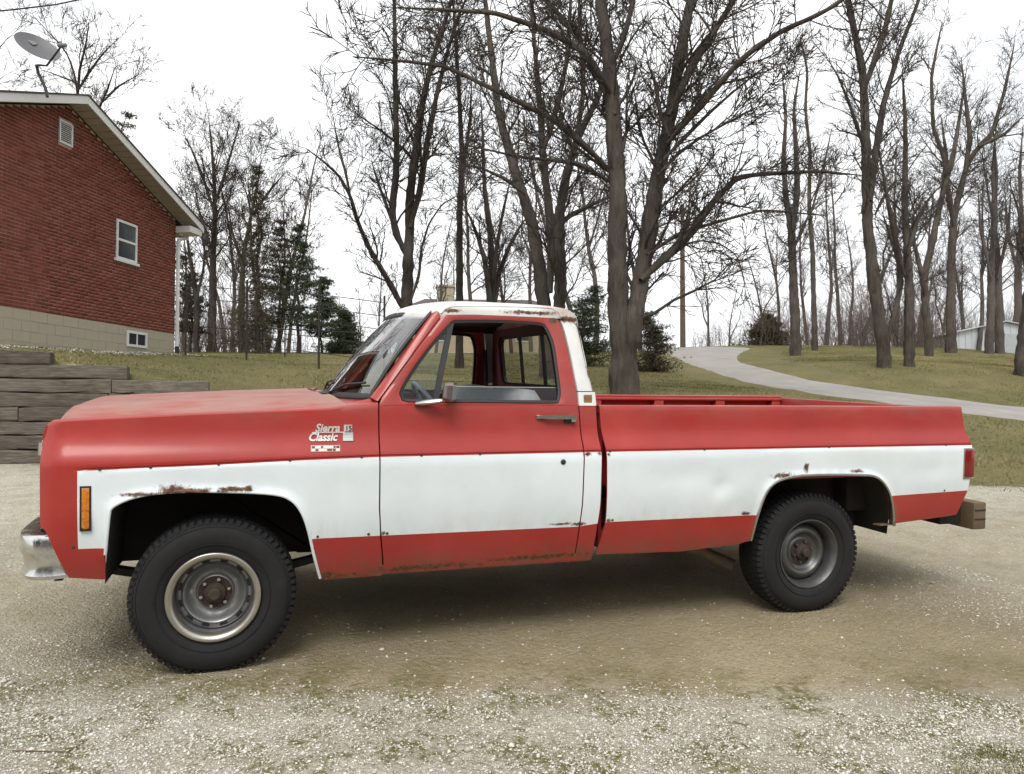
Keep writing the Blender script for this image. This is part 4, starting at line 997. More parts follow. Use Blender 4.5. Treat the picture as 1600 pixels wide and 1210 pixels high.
st_top = lin([(-.7,.957),(-.56,.960),(-.04,.972),(.4,.988),(.74,.996),(1.8,1.0),(4.6,1.0)])
st_bot = lin([(-.7,.62),(.45,.611),(1.8,.603),(1.96,.62),(2.9,.618),(3.4,.65),(3.88,.696),(4.6,.712)])
ARCHF = SX([(165,866),(165,834),(169,802),(186,786),(222,774),(278,768),(357,768),(428,772),(456,782),(472,802),(482,830),(490,866),(500,903)])
ARCHR = SX([(1171,844),(1180,811),(1191,778),(1205,757),(1230,746),(1271,742),(1337,742),(1366,745),(1383,761),(1391,786),(1393,819)])
def mono(P):
    o = [P[0]]
    for p in P[1:]: o.append((max(p[0], o[-1][0]+.0025), p[1]))
    return o
def curve(P, n):                                # smooth open curve through points
    P = np.array(P, float); Q = []
    for i in range(len(P)-1):
        p0 = P[max(i-1,0)]; p1 = P[i]; p2 = P[i+1]; p3 = P[min(i+2,len(P)-1)]
        for t in np.linspace(0, 1, n, endpoint=False): Q.append(.5*((2*p1)+(-p0+p2)*t+(2*p0-5*p1+4*p2-p3)*t*t+(-p0+3*p1-3*p2+p3)*t**3))
    Q.append(P[-1]); return [tuple(q) for q in Q]
ARCHF = mono(curve(mono(ARCHF), 4)); ARCHR = mono(curve(mono(ARCHR), 4))
def archd(x, z, A):
    A_ = np.array(A); return float(np.min(np.hypot(A_[:,0]-x, A_[:,1]-z)))
def side_panel(X0, X1, zb, zt, xs_extra=(), step=.03, xl=None, xr=None, arch=None, cap=(), yoff=None, white_from=-9, rows=(5,14,18), blend=.12, allred=False):
    xs = sorted(set([round(x, 4) for x in np.arange(X0, X1, step)]+[X1]+[x for x in xs_extra if X0 < x < X1]))
    xs = [x for i, x in enumerate(xs) if i == 0 or x-xs[i-1] > .0012]
    bm = BM(); cols = []
    for x in xs:
        b, t = zb(x), zt(x); lv = [b, min(max(st_bot(x), b), t), min(max(st_top(x), b), t), t]; zs = []
        for i in range(3):
            n = rows[i]; fr_ = [k/n for k in range(n)]
            if i == 2: fr_ = [0,.012,.022,.034,.05,.08,.12]+[.12+.88*k/(n-6) for k in range(1, n-6)]
            zs += [lv[i]+(lv[i+1]-lv[i])*q for q in fr_]
        zs.append(t); col = []
        for z in zs:
            xx = x
            if xl: xx += (xl(z)-X0)*max(0, 1-(x-X0)/blend)
            if xr: xx += (xr(z)-X1)*max(0, 1-(X1-x)/blend)
            y = prof(z)+.007*math.exp(-((z-st_top(x)-.005)/.005)**2)*float(sst(-.58,-.50,x))
            if arch is not None:
                d = archd(x, z, arch); y -= .013*math.exp(-(d/.022)**2)
            if yoff: y += yoff(x, z)
            col.append((xx, y, z))
        yt, ztp, xt = col[-1][1], col[-1][2], col[-1][0]
        for dy, dz in cap: col.append((xt, yt+dy, ztp+dz))
        cols.append([bm.verts.new(c) for c in col])
    nb = [0, rows[0], rows[0]+rows[1]]
    for i in range(len(cols)-1):
        xm = (xs[i]+xs[i+1])/2
        for j in range(len(cols[0])-1):
            f = bm.faces.new((cols[i][j], cols[i+1][j], cols[i+1][j+1], cols[i][j+1]))
            f.material_index = 1 if (rows[0] <= j < rows[0]+rows[1] and xm > white_from and not allred) else 0
    bmesh.ops.remove_doubles(bm, verts=bm.verts, dist=2e-4); bmesh.ops.dissolve_degenerate(bm, edges=bm.edges, dist=1e-4)
    thicken(bm, (0, .012, 0)); return bm
def both(name, make, mats, near=True, far=True, parent=truck, ang=35):
    r = []
    for s in (0, 1):
        if (s == 0 and not near) or (s == 1 and not far): continue
        bm = make()
        if s: mirror(bm, TW)
        r.append(emit(name, bm, mats, parent, ang))
    return r
# --- front fender
crest = lin([(-.699,1.085),(-.696,1.12),(-.685,1.148),(-.66,1.164),(-.6,1.171),(-.465,1.178),(-.053,1.199),(.515,1.222),(.62,1.236),(.744,1.25)])
zbF = lin(mono([(-.70,.72),(-.672,.70),(-.588,.489),(-.4455,.469)]+[(x, z) for x, z in ARCHF]+[(.501,.396),(.80,.399)]))
FRX = [x for x, z in ARCHF]+[-.699,-.696,-.69,-.685,-.67,-.66,-.65,-.568,-.5455,-.4455,.501]
def fen_y(x, z):
    t = max(0, (-.60-x)/.10); return .05*t*t
FCAP = [(.006,.006),(.018,.010),(.036,.011),(.055,.007)]
fends = both('front_fender', lambda: side_panel(-.699, .744, zbF, crest, FRX, .028, None, lin([(.39,.7785),(.5,.769),(.61,.7555),(.75,.7455),(1.0,.744),(1.25,.744)]), ARCHF, FCAP, fen_y, -.5475, (5,14,18), .22), [RED, WPAINT])
# --- door: lower skin, window frame ring, seals, glass
dr_x = lin([(.45,1.799),(.474,1.801),(.614,1.807),(.719,1.813),(1.0,1.816),(1.13,1.813),(1.25,1.808)])
df_x = lin([(.42,.785),(.5,.776),(.61,.762),(.75,.752),(1.0,.7505),(1.25,.7505)])
zbD = lin([(.74,.431),(1.82,.452)])
doors = both('door', lambda: side_panel(.7505, 1.808, zbD, lambda x: 1.2435, (), .05, df_x, dr_x, None, (), None, -9, (6,14,18), .35), [RED, WPAINT])
def ring_pts(segs, n):                          # segs: four polylines round the loop
    out = []
    for P in segs: out += [tuple(p) for p in resample(np.array(P), n+1)[:-1]]
    return out
DO = [curve(SX([(593,627),(620,590),(653,545),(687,500)]), 4), curve(SX([(687,500),(694,491),(708,486),(780,486),(849,488),(862,491),(873,500)]), 4),
      curve([(1.747,1.71),(1.766,1.64),(1.788,1.5),(1.806,1.333),(1.808,1.2445)], 4), [(1.808,1.2445),(1.5,1.2445),(1.2,1.2445),(.7505,1.2445)]]
DO[1][0] = DO[0][-1]; DO[2][0] = DO[1][-1]; DO[0][0] = (.7505,1.2445)
DI = [curve(SX([(624,616),(628,604),(648,572),(675,536),(700,508)]), 4), curve(SX([(700,508),(706,502),(715,500),(780,500),(843,504),(853,509),(859,518)]), 4),
      curve(SX([(859,518),(867,540),(873,580),(877,612),(876,622)]), 4), curve(SX([(876,622),(872,629),(862,631),(740,630),(640,629),(628,626),(624,616)]), 4)]
NS = 26
def xz3(L_, dy=0.0): return [(x, prof(z)+dy, z) for x, z in L_]
def shrink(L_, k):
    P = np.array(L_); n = len(P); o = []
    for i in range(n):
        t = P[(i+1)%n]-P[i-1]; t /= np.linalg.norm(t)+1e-9; nn = np.array([t[1], -t[0]]); o.append(tuple(P[i]+nn*k))
    return o
OUT = ring_pts(DO, NS); INN = ring_pts(DI, NS)
def mk_frame():
    bm = BM(); mid = [tuple(np.array(a)*.35+np.array(b)*.65) for a, b in zip(OUT, INN)]
    loft(bm, [[(x, prof(z)+(.004 if z > 1.26 else 0.0), z) for x, z in OUT], xz3([tuple(np.array(a)*.9+np.array(b)*.1) for a, b in zip(OUT, INN)], 0.0), xz3(mid, -.001), xz3(INN, .006), xz3(INN, .03)], True)
    thicken(bm, (0, .03, 0)); return bm
both('window_frame', mk_frame, RED, parent=truck) if False else None
for s in (0, 1):
    d_ = doors[s]
    def put(name, bm, m, par=d_, ang=35):
        if s: mirror(bm, TW)
        return emit(name, bm, m, par, ang)
    put('window_frame', mk_frame(), RED)
    bm = BM(); I2 = shrink(INN, .016)
    loft(bm, [xz3(INN, .010), xz3(shrink(INN, .004), .004), xz3(I2, .007), xz3(I2, .03)], True); thicken(bm, (0,.008,0)); put('window_seal', bm, BLACK)
    # vent window post
    a, b = SX([(706,505),(682,625)]); w = .016
    bm = BM(); rows = []
    for t in np.linspace(0, 1, 6):
        x = a[0]+(b[0]-a[0])*t; z = a[1]+(b[1]-a[1])*t; y = prof(z)+.006; rows.append([(x-w,y,z),(x+w*.8,y,z),(x+w*.8,y+.02,z),(x-w,y+.02,z)])
    loft(bm, rows, True, 0, True, True); bmesh.ops.recalc_face_normals(bm, faces=bm.faces); put('vent_window_post', bm, BLACK)
    # vent pane: polygon between the front of the opening and the post
    fr = [p for p in I2 if p[0] < np.interp(p[1], [b[1], a[1]], [b[0], a[0]])-.004]
    ln_ = [(np.interp(z, [b[1], a[1]], [b[0], a[0]])-.004, z) for z in np.linspace(min(p[1] for p in fr), max(p[1] for p in fr), 10)]
    zs = np.linspace(min(p[1] for p in fr)+.003, max(p[1] for p in fr)-.003, 12)
    arr = sorted([(z, x) for x, z in fr if x < .99*np.interp(z, [b[1], a[1]], [b[0], a[0]])])
    az = [q[0] for q in arr]; axx = [q[1] for q in arr]
    edge_ = [(max(p[1] for p in fr), b[0])]
    frl = ring_pts(DI[:1], 40); fz = [p[1] for p in frl]; fx = [p[0]+.012 for p in frl]
    bm = BM(); rows = [[(float(np.interp(z, fz, fx)), prof(z)+.014, z), (float(np.interp(z, [b[1], a[1]], [b[0], a[0]])), prof(z)+.014, z)] for z in np.linspace(1.262, 1.672, 12)]
    loft(bm, rows); put('vent_pane', bm, GLASS2)
    bm = BM(); rows = [[(b[0]+.005+(1.715-b[0])*t_, prof(z)+.02, z) for t_ in np.linspace(0,1,6)] for z in (1.22, 1.26, 1.30, 1.338)]
    loft(bm, rows); put('door_glass', bm, GLASS2)
    bm = BM(); zt_ = 1.338; tube(bm, [(b[0]+.01, prof(zt_)+.02, zt_), (1.71, prof(zt_)+.02, zt_)], .0025, 6); put('glass_edge', bm, BRIGHT)
    # inner door card with armrest and crank
    bm = BM(); box(bm, (.80,.10,.5), (1.79,.13,1.235), .01); box(bm, (1.2,.13,.86), (1.65,.19,.93), .015); put('door_card', bm, INT)
    # pull handle: bar, bezel and push button
    bm = BM(); x0_, z0_ = 1.567, 1.186; rows = []
    for t in np.linspace(0, 1, 9):
        x = x0_+.216*t; hh = .005+.006*min(1, t*4); out = -.010-.020*math.sin(min(1, t*2.5)*math.pi/2); y = prof(1.18)+out
        rows.append([(x,y-.004,z0_-hh),(x,y-.004,z0_+hh),(x,y+.012,z0_+hh),(x,y+.012,z0_-hh)])
    loft(bm, rows, True, 0, True, True); box(bm, (1.565,prof(1.18)-.012,1.176), (1.59,prof(1.18)+.01,1.196), .003); box(bm, (1.755,prof(1.18)-.03,1.158), (1.784,prof(1.18)+.01,1.196), .004)
    bmesh.ops.recalc_face_normals(bm, faces=bm.faces); h_ = put('door_handle', bm, BRIGHT)
    bm = BM(); box(bm, (1.722,prof(1.16)-.016,1.152), (1.782,prof(1.16)+.006,1.174), .006); put('push_button', bm, DKMETAL, h_)
    bm = BM(); lathe(bm, [(.0,-.008),(.008,-.008),(.014,-.003),(.015,.003)], (1.70, prof(.95), .953), n=20); put('door_lock', bm, DKMETAL)
    # mirror: teardrop foot, arm, head
    bm = BM(); rows = []
    for t in np.linspace(0, 1, 14):
        x = .925+.15*t; k_ = math.sin(math.pi*min(1, .08+t*.92))**.6
        r1 = .022*k_+.002; cy = prof(1.26)-.015-.055*t; cz = 1.252+.022*t
        rows.append([(x, cy+math.cos(q)*r1*1.1, cz+math.sin(q)*r1*.7) for q in [2*math.pi*i/12 for i in range(12)]])
    loft(bm, rows, True, 0, True, True); bmesh.ops.recalc_face_normals(bm, faces=bm.faces); mf = put('mirror', bm, BRIGHT)
    bm = BM(); Mx = Matrix.Translation((1.085, prof(1.3)-.085, 1.315)) @ Matrix.Rotation(rad(-22), 4, 'Z') @ Matrix.Rotation(rad(6), 4, 'Y')
    rows = []
    for xo, k_ in ((-.028,.55),(-.018,.85),(.0,.98),(.022,1.0),(.026,.97)):
        rows.append([Mx @ Vector((xo, sy*.068*k_, sz*.047*k_)) for sy, sz in ((-1,-.7),(-1,.7),(-.75,1),(.75,1),(1,.7),(1,-.7),(.75,-1),(-.75,-1))])
    loft(bm, rows, True, 0, True, True); bmesh.ops.recalc_face_normals(bm, faces=bm.faces); put('mirror_head', bm, simple('dull_mirror_shell', (.24,.20,.19), .3, .8), mf)
    bm = BM(); box(bm, (.0262,-.058,-.038), (.0275,.058,.038), .0, Mx); put('mirror_glass', bm, LENS, mf)
# --- cab corner behind the door
cb_x = lin([(.43,1.904),(.6,1.914),(.715,1.921),(1.0,1.9205),(1.12,1.914),(1.25,1.912)])
cl_x = lambda z: dr_x(z)+.007
both('cab_corner', lambda: side_panel(1.815, 1.912, lambda x: .43, lambda x: 1.2435, (), .016, cl_x, cb_x, None, (), None, -9, (6,14,18), .097), [RED, WPAINT])
# rocker panel under the door
def mk_rocker():
    bm = BM(); loft(bm, [[(x, y, z) for y, z in ((.062,.452),(.064,.440),(.078,.405),(.13,.395),(.2,.41),(.2,.47))] for x in (.77,1.0,1.4,1.8,1.905)], False); thicken(bm, (0,.01,.004)); return bm
both('rocker_panel', mk_rocker, RED)
# sail panel (white) and its lower block with emblem
def mk_sail():
    bm = BM(); rows = []
    for t in np.linspace(0, 1, 12):
        z = 1.322+(1.712-1.322)*t; xa = np.interp(z, [1.322,1.5,1.62,1.67,1.712], [1.813,1.796,1.778,1.768,1.752]); xb = np.interp(z, [1.322,1.6,1.68,1.712], [1.914,1.882,1.868,1.852])
        y = prof(z); rows.append([(xa,y+.012,z),(xa+.004,y+.001,z),(xa+(xb-xa)*.45,y,z),(xa+(xb-xa)*.8,y+.008,z),(xb,y+.03,z),(xb+.004,y+.06,z)])
    loft(bm, rows); thicken(bm, (0,.012,0)); return bm
both('sail_panel', mk_sail, ROOFW)
def mk_block():
    bm = BM(); rows = []
    for z in (1.2445, 1.26, 1.29, 1.317):
        y = prof(z)-.004; rows.append([(1.813,y+.012,z),(1.815,y,z),(1.90,y,z),(1.917,y+.008,z),(1.921,y+.06,z)])
    loft(bm, rows); thicken(bm, (0,.012,0)); return bm
blocks = both('sail_trim_block', mk_block, ROOFW)
for s in (0, 1):
    bm = BM(); y = prof(1.28)-.006
    box(bm, (1.842,y-.004,1.258), (1.89,y+.004,1.304), .002)
    if s: mirror(bm, TW)
    e_ = emit('cab_emblem', bm, BRIGHT, blocks[s])
    for q in range(2):
        bm = BM(); box(bm, (1.846,y-.0055,1.262+q*.021), (1.886,y-.0041,1.279+q*.021))
        if s: mirror(bm, TW)
        emit('emblem_field', bm, simple('emblem_ochre', (.30,.14,.04), .4), e_, smooth=False)
# --- roof
def rfront(y): return 1.035-.12*(1-((y-1.01)/.80)**2)
def mk_roof():
    bm = BM(); rows = []
    ys = [.222,.226,.234,.25,.28,.33,.42,.55,.75,1.01]; zs = [1.742,1.758,1.772,1.784,1.793,1.799,1.805,1.810,1.814,1.816]
    ys2 = ys+[TW-y for y in reversed(ys[:-1])]; zs2 = zs+list(reversed(zs[:-1]))
    sts = [0,.012,.03,.06,.10,.16,.25,.4,.55,.7,.82,.90,.945,.975,.992,1.0]; dz = [-.082,-.062,-.044,-.028,-.016,-.007,-.001,0,0,-.001,-.005,-.014,-.028,-.050,-.075,-.10]
    for s_, d_ in zip(sts, dz):
        r_ = []
        for y, z in zip(ys2, zs2):
            edge = min(1, max(0, (min(y, TW-y)-.222)/.06)); xf_ = rfront(y) + (1-edge)*.05; xr_ = 1.895-.035*(1-edge)-.02*(1-math.cos((y-1.01)*1.2))
            x = xf_+(xr_-xf_)*s_; k_ = d_*(.35+.65*edge)
            r_.append((x, y, z+k_))
        rows.append(r_)
    loft(bm, rows); thicken(bm, (0,0,-.022)); return bm
roof = emit('cab_roof', mk_roof(), ROOFW, truck, 40)
def mk_drip():
    bm = BM(); P = curve(SX([(688,491),(692,487),(698,483),(712,480),(780,480),(848,482),(866,486),(880,500)]), 5)
    tube(bm, [(x, prof(z)-.006, z+.003) for x, z in P], .0045, 6); return bm
both('drip_rail', mk_drip, ROOFW, parent=roof)
# --- A pillar between the windshield and the door
PD = curve(SX([(590,627),(617,590),(650,545),(684,500),(700,484)]), 5)
PG = [(.715,.165,1.283),(.748,.178,1.325),(.80,.192,1.392),(.90,.222,1.525),(.985,.252,1.645),(1.045,.275,1.728)]
def mk_pillar():
    bm = BM(); n = 22; D = resample(np.array(PD), n); G = resample(np.array(PG), n); rows = []
    for (x, z), g_ in zip(D, G):
        a = Vector((x, prof(z)+.002, z)); b = Vector(g_); c = a.lerp(b, .5)+Vector((-.012,-.018,.004)); rows.append([a+Vector((.004,.02,0)), a, a.lerp(c,.5)+Vector((-.001,-.003,0)), c, c.lerp(b,.6)+Vector((-.003,-.002,0)), b, b+Vector((.02,.03,-.01))])
    loft(bm, rows); thicken(bm, (.01,.012,0)); return bm
both('windshield_pillar', mk_pillar, RED)
# --- windshield, seal, wipers
def wsp(s_, t, k=0.0):                           # s_: 0..1 across, t: 0..1 up
    yb0, yt0 = .165, .275; y = (yb0+(yt0-yb0)*t); y = y+(TW-2*y)*s_
    bow = 1-((y-1.01)/(1.01-(yb0+(yt0-yb0)*t)))**2; xb = .715-.165*bow; xt = 1.045-.12*bow
    zb_ = 1.283-.012*bow; zt_ = 1.728+.012*bow
    nx_ = Vector((-.8,0,.6)); return Vector((xb+(xt-xb)*t, y, zb_+(zt_-zb_)*t))+Vector((.012,0,-.006))*math.sin(math.pi*t)*-1+nx_*k
bm = BM(); loft(bm, [[wsp(i/28, j/14) for i in range(29)] for j in range(15)]); ws = emit('windshield', bm, GLASS, truck)
bm = BM(); lp = [wsp(i/40, 0) for i in range(41)]+[wsp(1, j/16) for j in range(1,17)]+[wsp(1-i/40, 1) for i in range(1,41)]+[wsp(0, 1-j/16) for j in range(1,16)]
n = len(lp); rows = []
for i in range(n):
    d_ = (lp[(i+1)%n]-lp[i-1]).normalized(); nrm = Vector((-.8,0,.6)); nrm = (nrm-d_*nrm.dot(d_)).normalized(); sd_ = d_.cross(nrm)
    rows.append([lp[i]+nrm*(math.cos(q)*.010)+sd_*(math.sin(q)*.021) for q in [2*math.pi*k_/8 for k_ in range(8)]])
loft(bm, rows+[rows[0]], True); bmesh.ops.remove_doubles(bm, verts=bm.verts, dist=1e-5); bmesh.ops.recalc_face_normals(bm, faces=bm.faces); emit('windshield_seal', bm, BLACK, ws)
for a_, b_ in (((.34,.02),(.06,.13)), ((.78,.02),(.48,.14))):
    bm = BM(); p0 = wsp(a_[0], -.02, .02); p1 = wsp((a_[0]+b_[0])/2, .10, .02); tube(bm, [p0, p1], [.008,.005], 6); tube(bm, [wsp(a_[0]-.02, .05, .014), p1, wsp(b_[0], b_[1], .014)], .006, 6); emit('wiper', bm, DKMETAL, ws)
# --- hood and cowl
def crown(y):
    d = min(y, TW-y); return .058*float(sst(.13,.42,d))+.012*float(sst(.4,1.0,d))-.010*math.exp(-((d-.50)/.05)**2)
def mk_hood():
    bm = BM(); rows = []; ys = [.118,.135,.16,.19,.23,.28,.34,.40,.45,.50,.55,.62,.72,.85,1.01]; ys = ys+[TW-y for y in reversed(ys[:-1])]
    for t in [0,.008,.02,.04,.07,.12,.2,.3,.4,.5,.6,.7,.8,.88,.94,.98,1.0]:
        r_ = []
        for y in ys:
            bow = 1-((y-1.01)/.89)**2; xf_ = -.68-.035*bow; xr_ = .63-.185*bow; x = xf_+(xr_-xf_)*t; nose = max(0, 1-(x-xf_)/.10)
            zc = float(crest(max(min(x, .72), -.6)))
            z = zc+.006+crown(y)*(1-.35*nose**2)-.055*nose**3
            r_.append((x, y, z))
        rows.append(r_)
    loft(bm, rows); thicken(bm, (.004,0,-.02)); return bm
hood = emit('hood', mk_hood(), REDTOP, truck, 40)
bm = BM(); rows = []
for i in range(25):
    s_ = i/24; a = wsp(s_, -.035, .0); y = a.y; bow = 1-((min(max(y,.118),TW-.118)-1.01)/.89)**2; xr_ = .63-.185*bow+.008; zc = float(crest(min(xr_,.72)))+.004+crown(y)
    rows.append([Vector((xr_, y, zc-.012)), Vector((xr_, y, zc-.03)).lerp(a, .5), a, a+Vector((.05,0,.0))])
loft(bm, rows); thicken(bm, (0,0,-.015)); cowl = emit('cowl', bm, RED, truck)
def mk_cowlend():
    bm = BM(); rows = []
    for x in (.60,.64,.68,.71,.742):
        z = crest(x); rows.append([(x,.130,z+.008),(x,.15,z+.012+.02*(x-.60)/.14),(x+.004,.172,z+.012+.12*max(0,x-.66)),(x+.01,.20,z-.02)])
    loft(bm, rows); thicken(bm, (0,0,-.012)); return bm
both('cowl_corner', mk_cowlend, RED)
bm = BM()
for k_ in range(9): box(bm, (.505+.0,.62+k_*.035,1.279), (.545,.645+k_*.035,1.284))
emit('cowl_vent', bm, DKMETAL, cowl, smooth=False)
# --- front end: header, grille, lamps, bumper, valance
bm = BM(); loft(bm, [[(x, y, z) for x, z in ((-.655,1.165),(-.685,1.15),(-.70,1.11),(-.698,1.09))] for y in (.09,.3,1.01,1.72,1.93)]); thicken(bm, (.02,0,0)); emit('header_panel', bm, RED, truck)
bm = BM(); box(bm, (-.64,.07,.70), (-.62,1.95,1.10)); emit('radiator_support', bm, UNDER, truck)
bm = BM()
for z0_, z1_ in ((1.06,1.09),(.735,.765)): box(bm, (-.705,.10,z0_), (-.66,1.92,z1_), .006)
for y0_ in (.10,.50,1.49,1.89): box(bm, (-.704,y0_,.766), (-.662,y0_+.03,1.059), .004)
gri = emit('grille', bm, CHROME, truck)
for k_ in range(8):
    bm = BM(); z = .79+k_*.034; box(bm, (-.69,.535,z), (-.665,1.485,z+.012), .002); emit('grille_bar', bm, DKMETAL, gri)
for yc in (.315,1.705):
    bm = BM(); lathe(bm, [(.0,-.035),(.04,-.033),(.075,-.022),(.088,-.005),(.09,.01)], (0,0,0), n=32); 
    for v in bm.verts: x, y, z = v.co; v.co = Vector((-.69+y, yc+x, .925+z))
    bmesh.ops.recalc_face_normals(bm, faces=bm.faces); hl = emit('headlight', bm, LENS, truck)
    bm = BM()
    for k_ in range(24):
        pass
    lathe(bm, [(.088,-.02),(.105,-.028),(.115,-.01),(.115,.01)], (0,0,0), n=32)
    for v in bm.verts: x, y, z = v.co; v.co = Vector((-.69+y, yc+x, .925+z))
    bmesh.ops.recalc_face_normals(bm, faces=bm.faces); emit('headlight_bezel', bm, CHROME, hl)
def mk_corner():
    bm = BM(); loft(bm, [[(-.700,.085,z),(-.722,.11,z),(-.728,.14,z),(-.715,.19,z)] for z in (1.02,1.035,1.065,1.075)]); thicken(bm, (.02,.01,0)); return bm
both('bezel_corner', mk_corner, CHROME, parent=gri)
PB = [(-.60,.062),(-.66,.046),(-.715,.050),(-.765,.085),(-.80,.15),(-.822,.27),(-.835,.5),(-.842,1.01)]; PB = PB+[(x, TW-y) for x, y in reversed(PB[:-1])]
PBc = curve(PB, 5); bm = BM(); rows = []
for i, (x, y) in enumerate(PBc):
    a = Vector(PBc[min(i+1,len(PBc)-1)]); b = Vector(PBc[max(i-1,0)]); t = (a-b).normalized(); nn = Vector((-t.y, t.x)); 
    if nn.dot(Vector((x+.2, y-1.01))) < 0: nn = -nn
    nn3 = Vector((nn.x, nn.y, 0)); P0 = Vector((x, y, 0))
    rows.append([P0+nn3*o+Vector((0,0,z)) for o, z in ((-.07,.676),(-.015,.676),(-.003,.672),(.004,.655),(.004,.60),(-.012,.575),(-.014,.53),(-.004,.50),(-.012,.483),(-.06,.478))])
loft(bm, rows); thicken(bm, (.006,0,0)); emit('front_bumper', bm, CHROME, truck, 28)
bm = BM(); box(bm, (-.66,.12,.46), (-.63,1.9,.70)); emit('front_valance', bm, UNDER, truck)
# side marker lamp
def mk_mark():
    bm = BM(); box(bm, (-.532,-.006,.705), (-.496,.02,.890), .0135); return bm
mk_ = both('side_marker', mk_mark, AMBER)
for s in (0, 1):
    bm = BM(); xa, xb, za, zb_ = -.536,-.492,.700,.895
    for lo, hi in (((xa,-.001,za),(xa+.007,.02,zb_)), ((xb-.007,-.001,za),(xb,.02,zb_)), ((xa+.007,-.001,zb_-.007),(xb-.007,.02,zb_)), ((xa+.007,-.001,za),(xb-.007,.02,za+.007))): box(bm, lo, hi)
    if s: mirror(bm, TW)
    emit('lamp_bezel', bm, BLACK, mk_[s])
    bm = BM(); zm = .79; box(bm, (-.530,-.0055,zm), (-.498,-.0041,zm+.004))
    if s: mirror(bm, TW)
    emit('lens_rib', bm, simple('lens_rib_amber', (.35,.09,.01), .3), mk_[s])
# --- bed
bf_x = lin([(.44,1.924),(.52,1.945),(.624,1.962),(.8,1.957),(1.0,1.951),(1.08,1.943),(1.13,1.937),(1.25,1.934)])
br_x = lin([(.50,4.42),(.549,4.435),(.712,4.494),(.8,4.506),(1.0,4.516),(1.06,4.505),(1.12,4.497),(1.25,4.492)])
zbB = lin(mono([(1.90,.44),(2.457,.421),(2.835,.446),(2.885,.462)]+[(x, z) for x, z in ARCHR]+[(3.93,.514),(4.435,.549),(4.52,.553)]))
BRX = [x for x, z in ARCHR]+[2.885,3.93]
def bed_y(x, z):
    d1 = math.hypot((x-2.665)/.055, (z-.79)/.05); return .015*math.exp(-d1*d1)-.004*math.exp(-((x-2.74)/.06)**2-((z-.74)/.05)**2)+.006*math.exp(-((x-2.45)/.22)**2-((z-.86)/.06)**2)+.004*math.exp(-((x-4.2)/.15)**2-((z-.85)/.05)**2)
BCAP = [(.004,.008),(.012,.011),(.03,.012),(.07,.011),(.078,.006),(.080,-.03)]
beds = both('bed_side', lambda: side_panel(1.940, 4.500, zbB, lambda x: 1.234, BRX, .028, bf_x, br_x, ARCHR, BCAP, bed_y), [RED, WPAINT])
for s in (0, 1):
    # inner wall with stake-pocket ribs
    bm = BM(); box(bm, (1.97,.135,.80), (4.46,.15,1.205)); 
    if s: mirror(bm, TW)
    iw = emit('inner_wall', bm, RED, beds[s], smooth=False)
    for xx in (2.03,2.66,3.22,3.80,4.36):
        bm = BM(); box(bm, (xx,.1505,.80), (xx+.085,.215,1.222), .004)
        if s: mirror(bm, TW)
        emit('stake_pocket', bm, RED, iw)
    bm = BM(); box(bm, (2.0,.152,1.205), (4.46,.222,1.224), .006)
    if s: mirror(bm, TW)
    emit('inner_rail', bm, RED, iw)
    bm = BM(); tube(bm, [(x, prof(z)-.013, z) for x, z in ARCHR], .008, 8)
    if s: mirror(bm, TW)
    emit('wheel_arch_trim', bm, BRIGHT, beds[s])
    bm = BM(); tube(bm, [(x, prof(z)-.010, z) for x, z in ARCHF], .007, 8)
    if s: mirror(bm, TW)
    emit('wheel_arch_lip', bm, WPAINT, fends[s])
    # tail lamp wrapping the corner
    bm = BM(); box(bm, (4.452,-.004,.795), (4.532,.06,.972), .008)
    if s: mirror(bm, TW)
    tl = emit('tail_lamp', bm, REDL, truck)
    bm = BM()
    for lo, hi in (((4.442,-.002,.785),(4.4515,.05,.982)), ((4.4515,-.002,.9725),(4.525,.05,.982)), ((4.4515,-.002,.785),(4.525,.05,.7945))): box(bm, lo, hi, .002)
    if s: mirror(bm, TW)
    emit('lamp_bezel', bm, BRIGHT, tl)
bm = BM(); box(bm, (1.975,.192,.80), (4.44,1.828,.83)); fl_ = emit('bed_floor', bm, RED, truck, smooth=False)
for k_ in range(9):
    bm = BM(); box(bm, (2.0,.30+k_*.17,.8301), (4.43,.36+k_*.17,.838)); emit('floor_rib', bm, RED, fl_, smooth=False)
bm = BM(); box(bm, (1.955,.10,.46), (1.972,1.92,1.236), .004); box(bm, (1.94,.11,1.2), (1.99,1.91,1.242), .008); emit('bed_front_panel', bm, RED, truck)
bm = BM(); box(bm, (4.455,.17,.72), (4.51,1.85,1.232), .01); emit('tailgate', bm, RED, truck)
for yy_ in (.38,1.64):
    bm = BM(); bmw = [(x, z) for x, z in [(2.95,.83),(2.97,.92),(3.05,.99),(3.35,1.02),(3.65,.99),(3.74,.92),(3.76,.83)]]
    loft(bm, [[(x, yy_-.19, z) for x, z in bmw], [(x, yy_+.19, z) for x, z in bmw]]); bmesh.ops.recalc_face_normals(bm, faces=bm.faces); emit('wheel_hump', bm, RED, truck, smooth=False)
# rear bumper and rear quarter mud flap
bm = BM(); box(bm, (4.625,.07,.435), (4.735,1.95,.615), .012); rb_ = emit('rear_bumper', bm, TANM, truck)
bm = BM(); box(bm, (4.44,.16,.46), (4.624,1.86,.60), .01); emit('bumper_bracket', bm, UNDER, rb_)
bm = BM(); box(bm, (4.635,.066,.50), (4.725,.0699,.508)); box(bm, (4.635,.066,.56), (4.725,.0699,.568)); emit('bumper_groove', bm, UNDER, rb_, smooth=False)
def mk_lip():
    bm = BM(); loft(bm, [[(3.905,.02,z),(3.93+.01*(z-.5),.02,z),(3.935,.08,z)] for z in (.505,.6,.68)]); loft(bm, [[(3.84,.05,.505),(3.93,.05,.505)],[(3.84,.11,.50),(3.93,.11,.50)]]); thicken(bm, (.004,.004,.008)); return bm
both('quarter_flange', mk_lip, TANM)
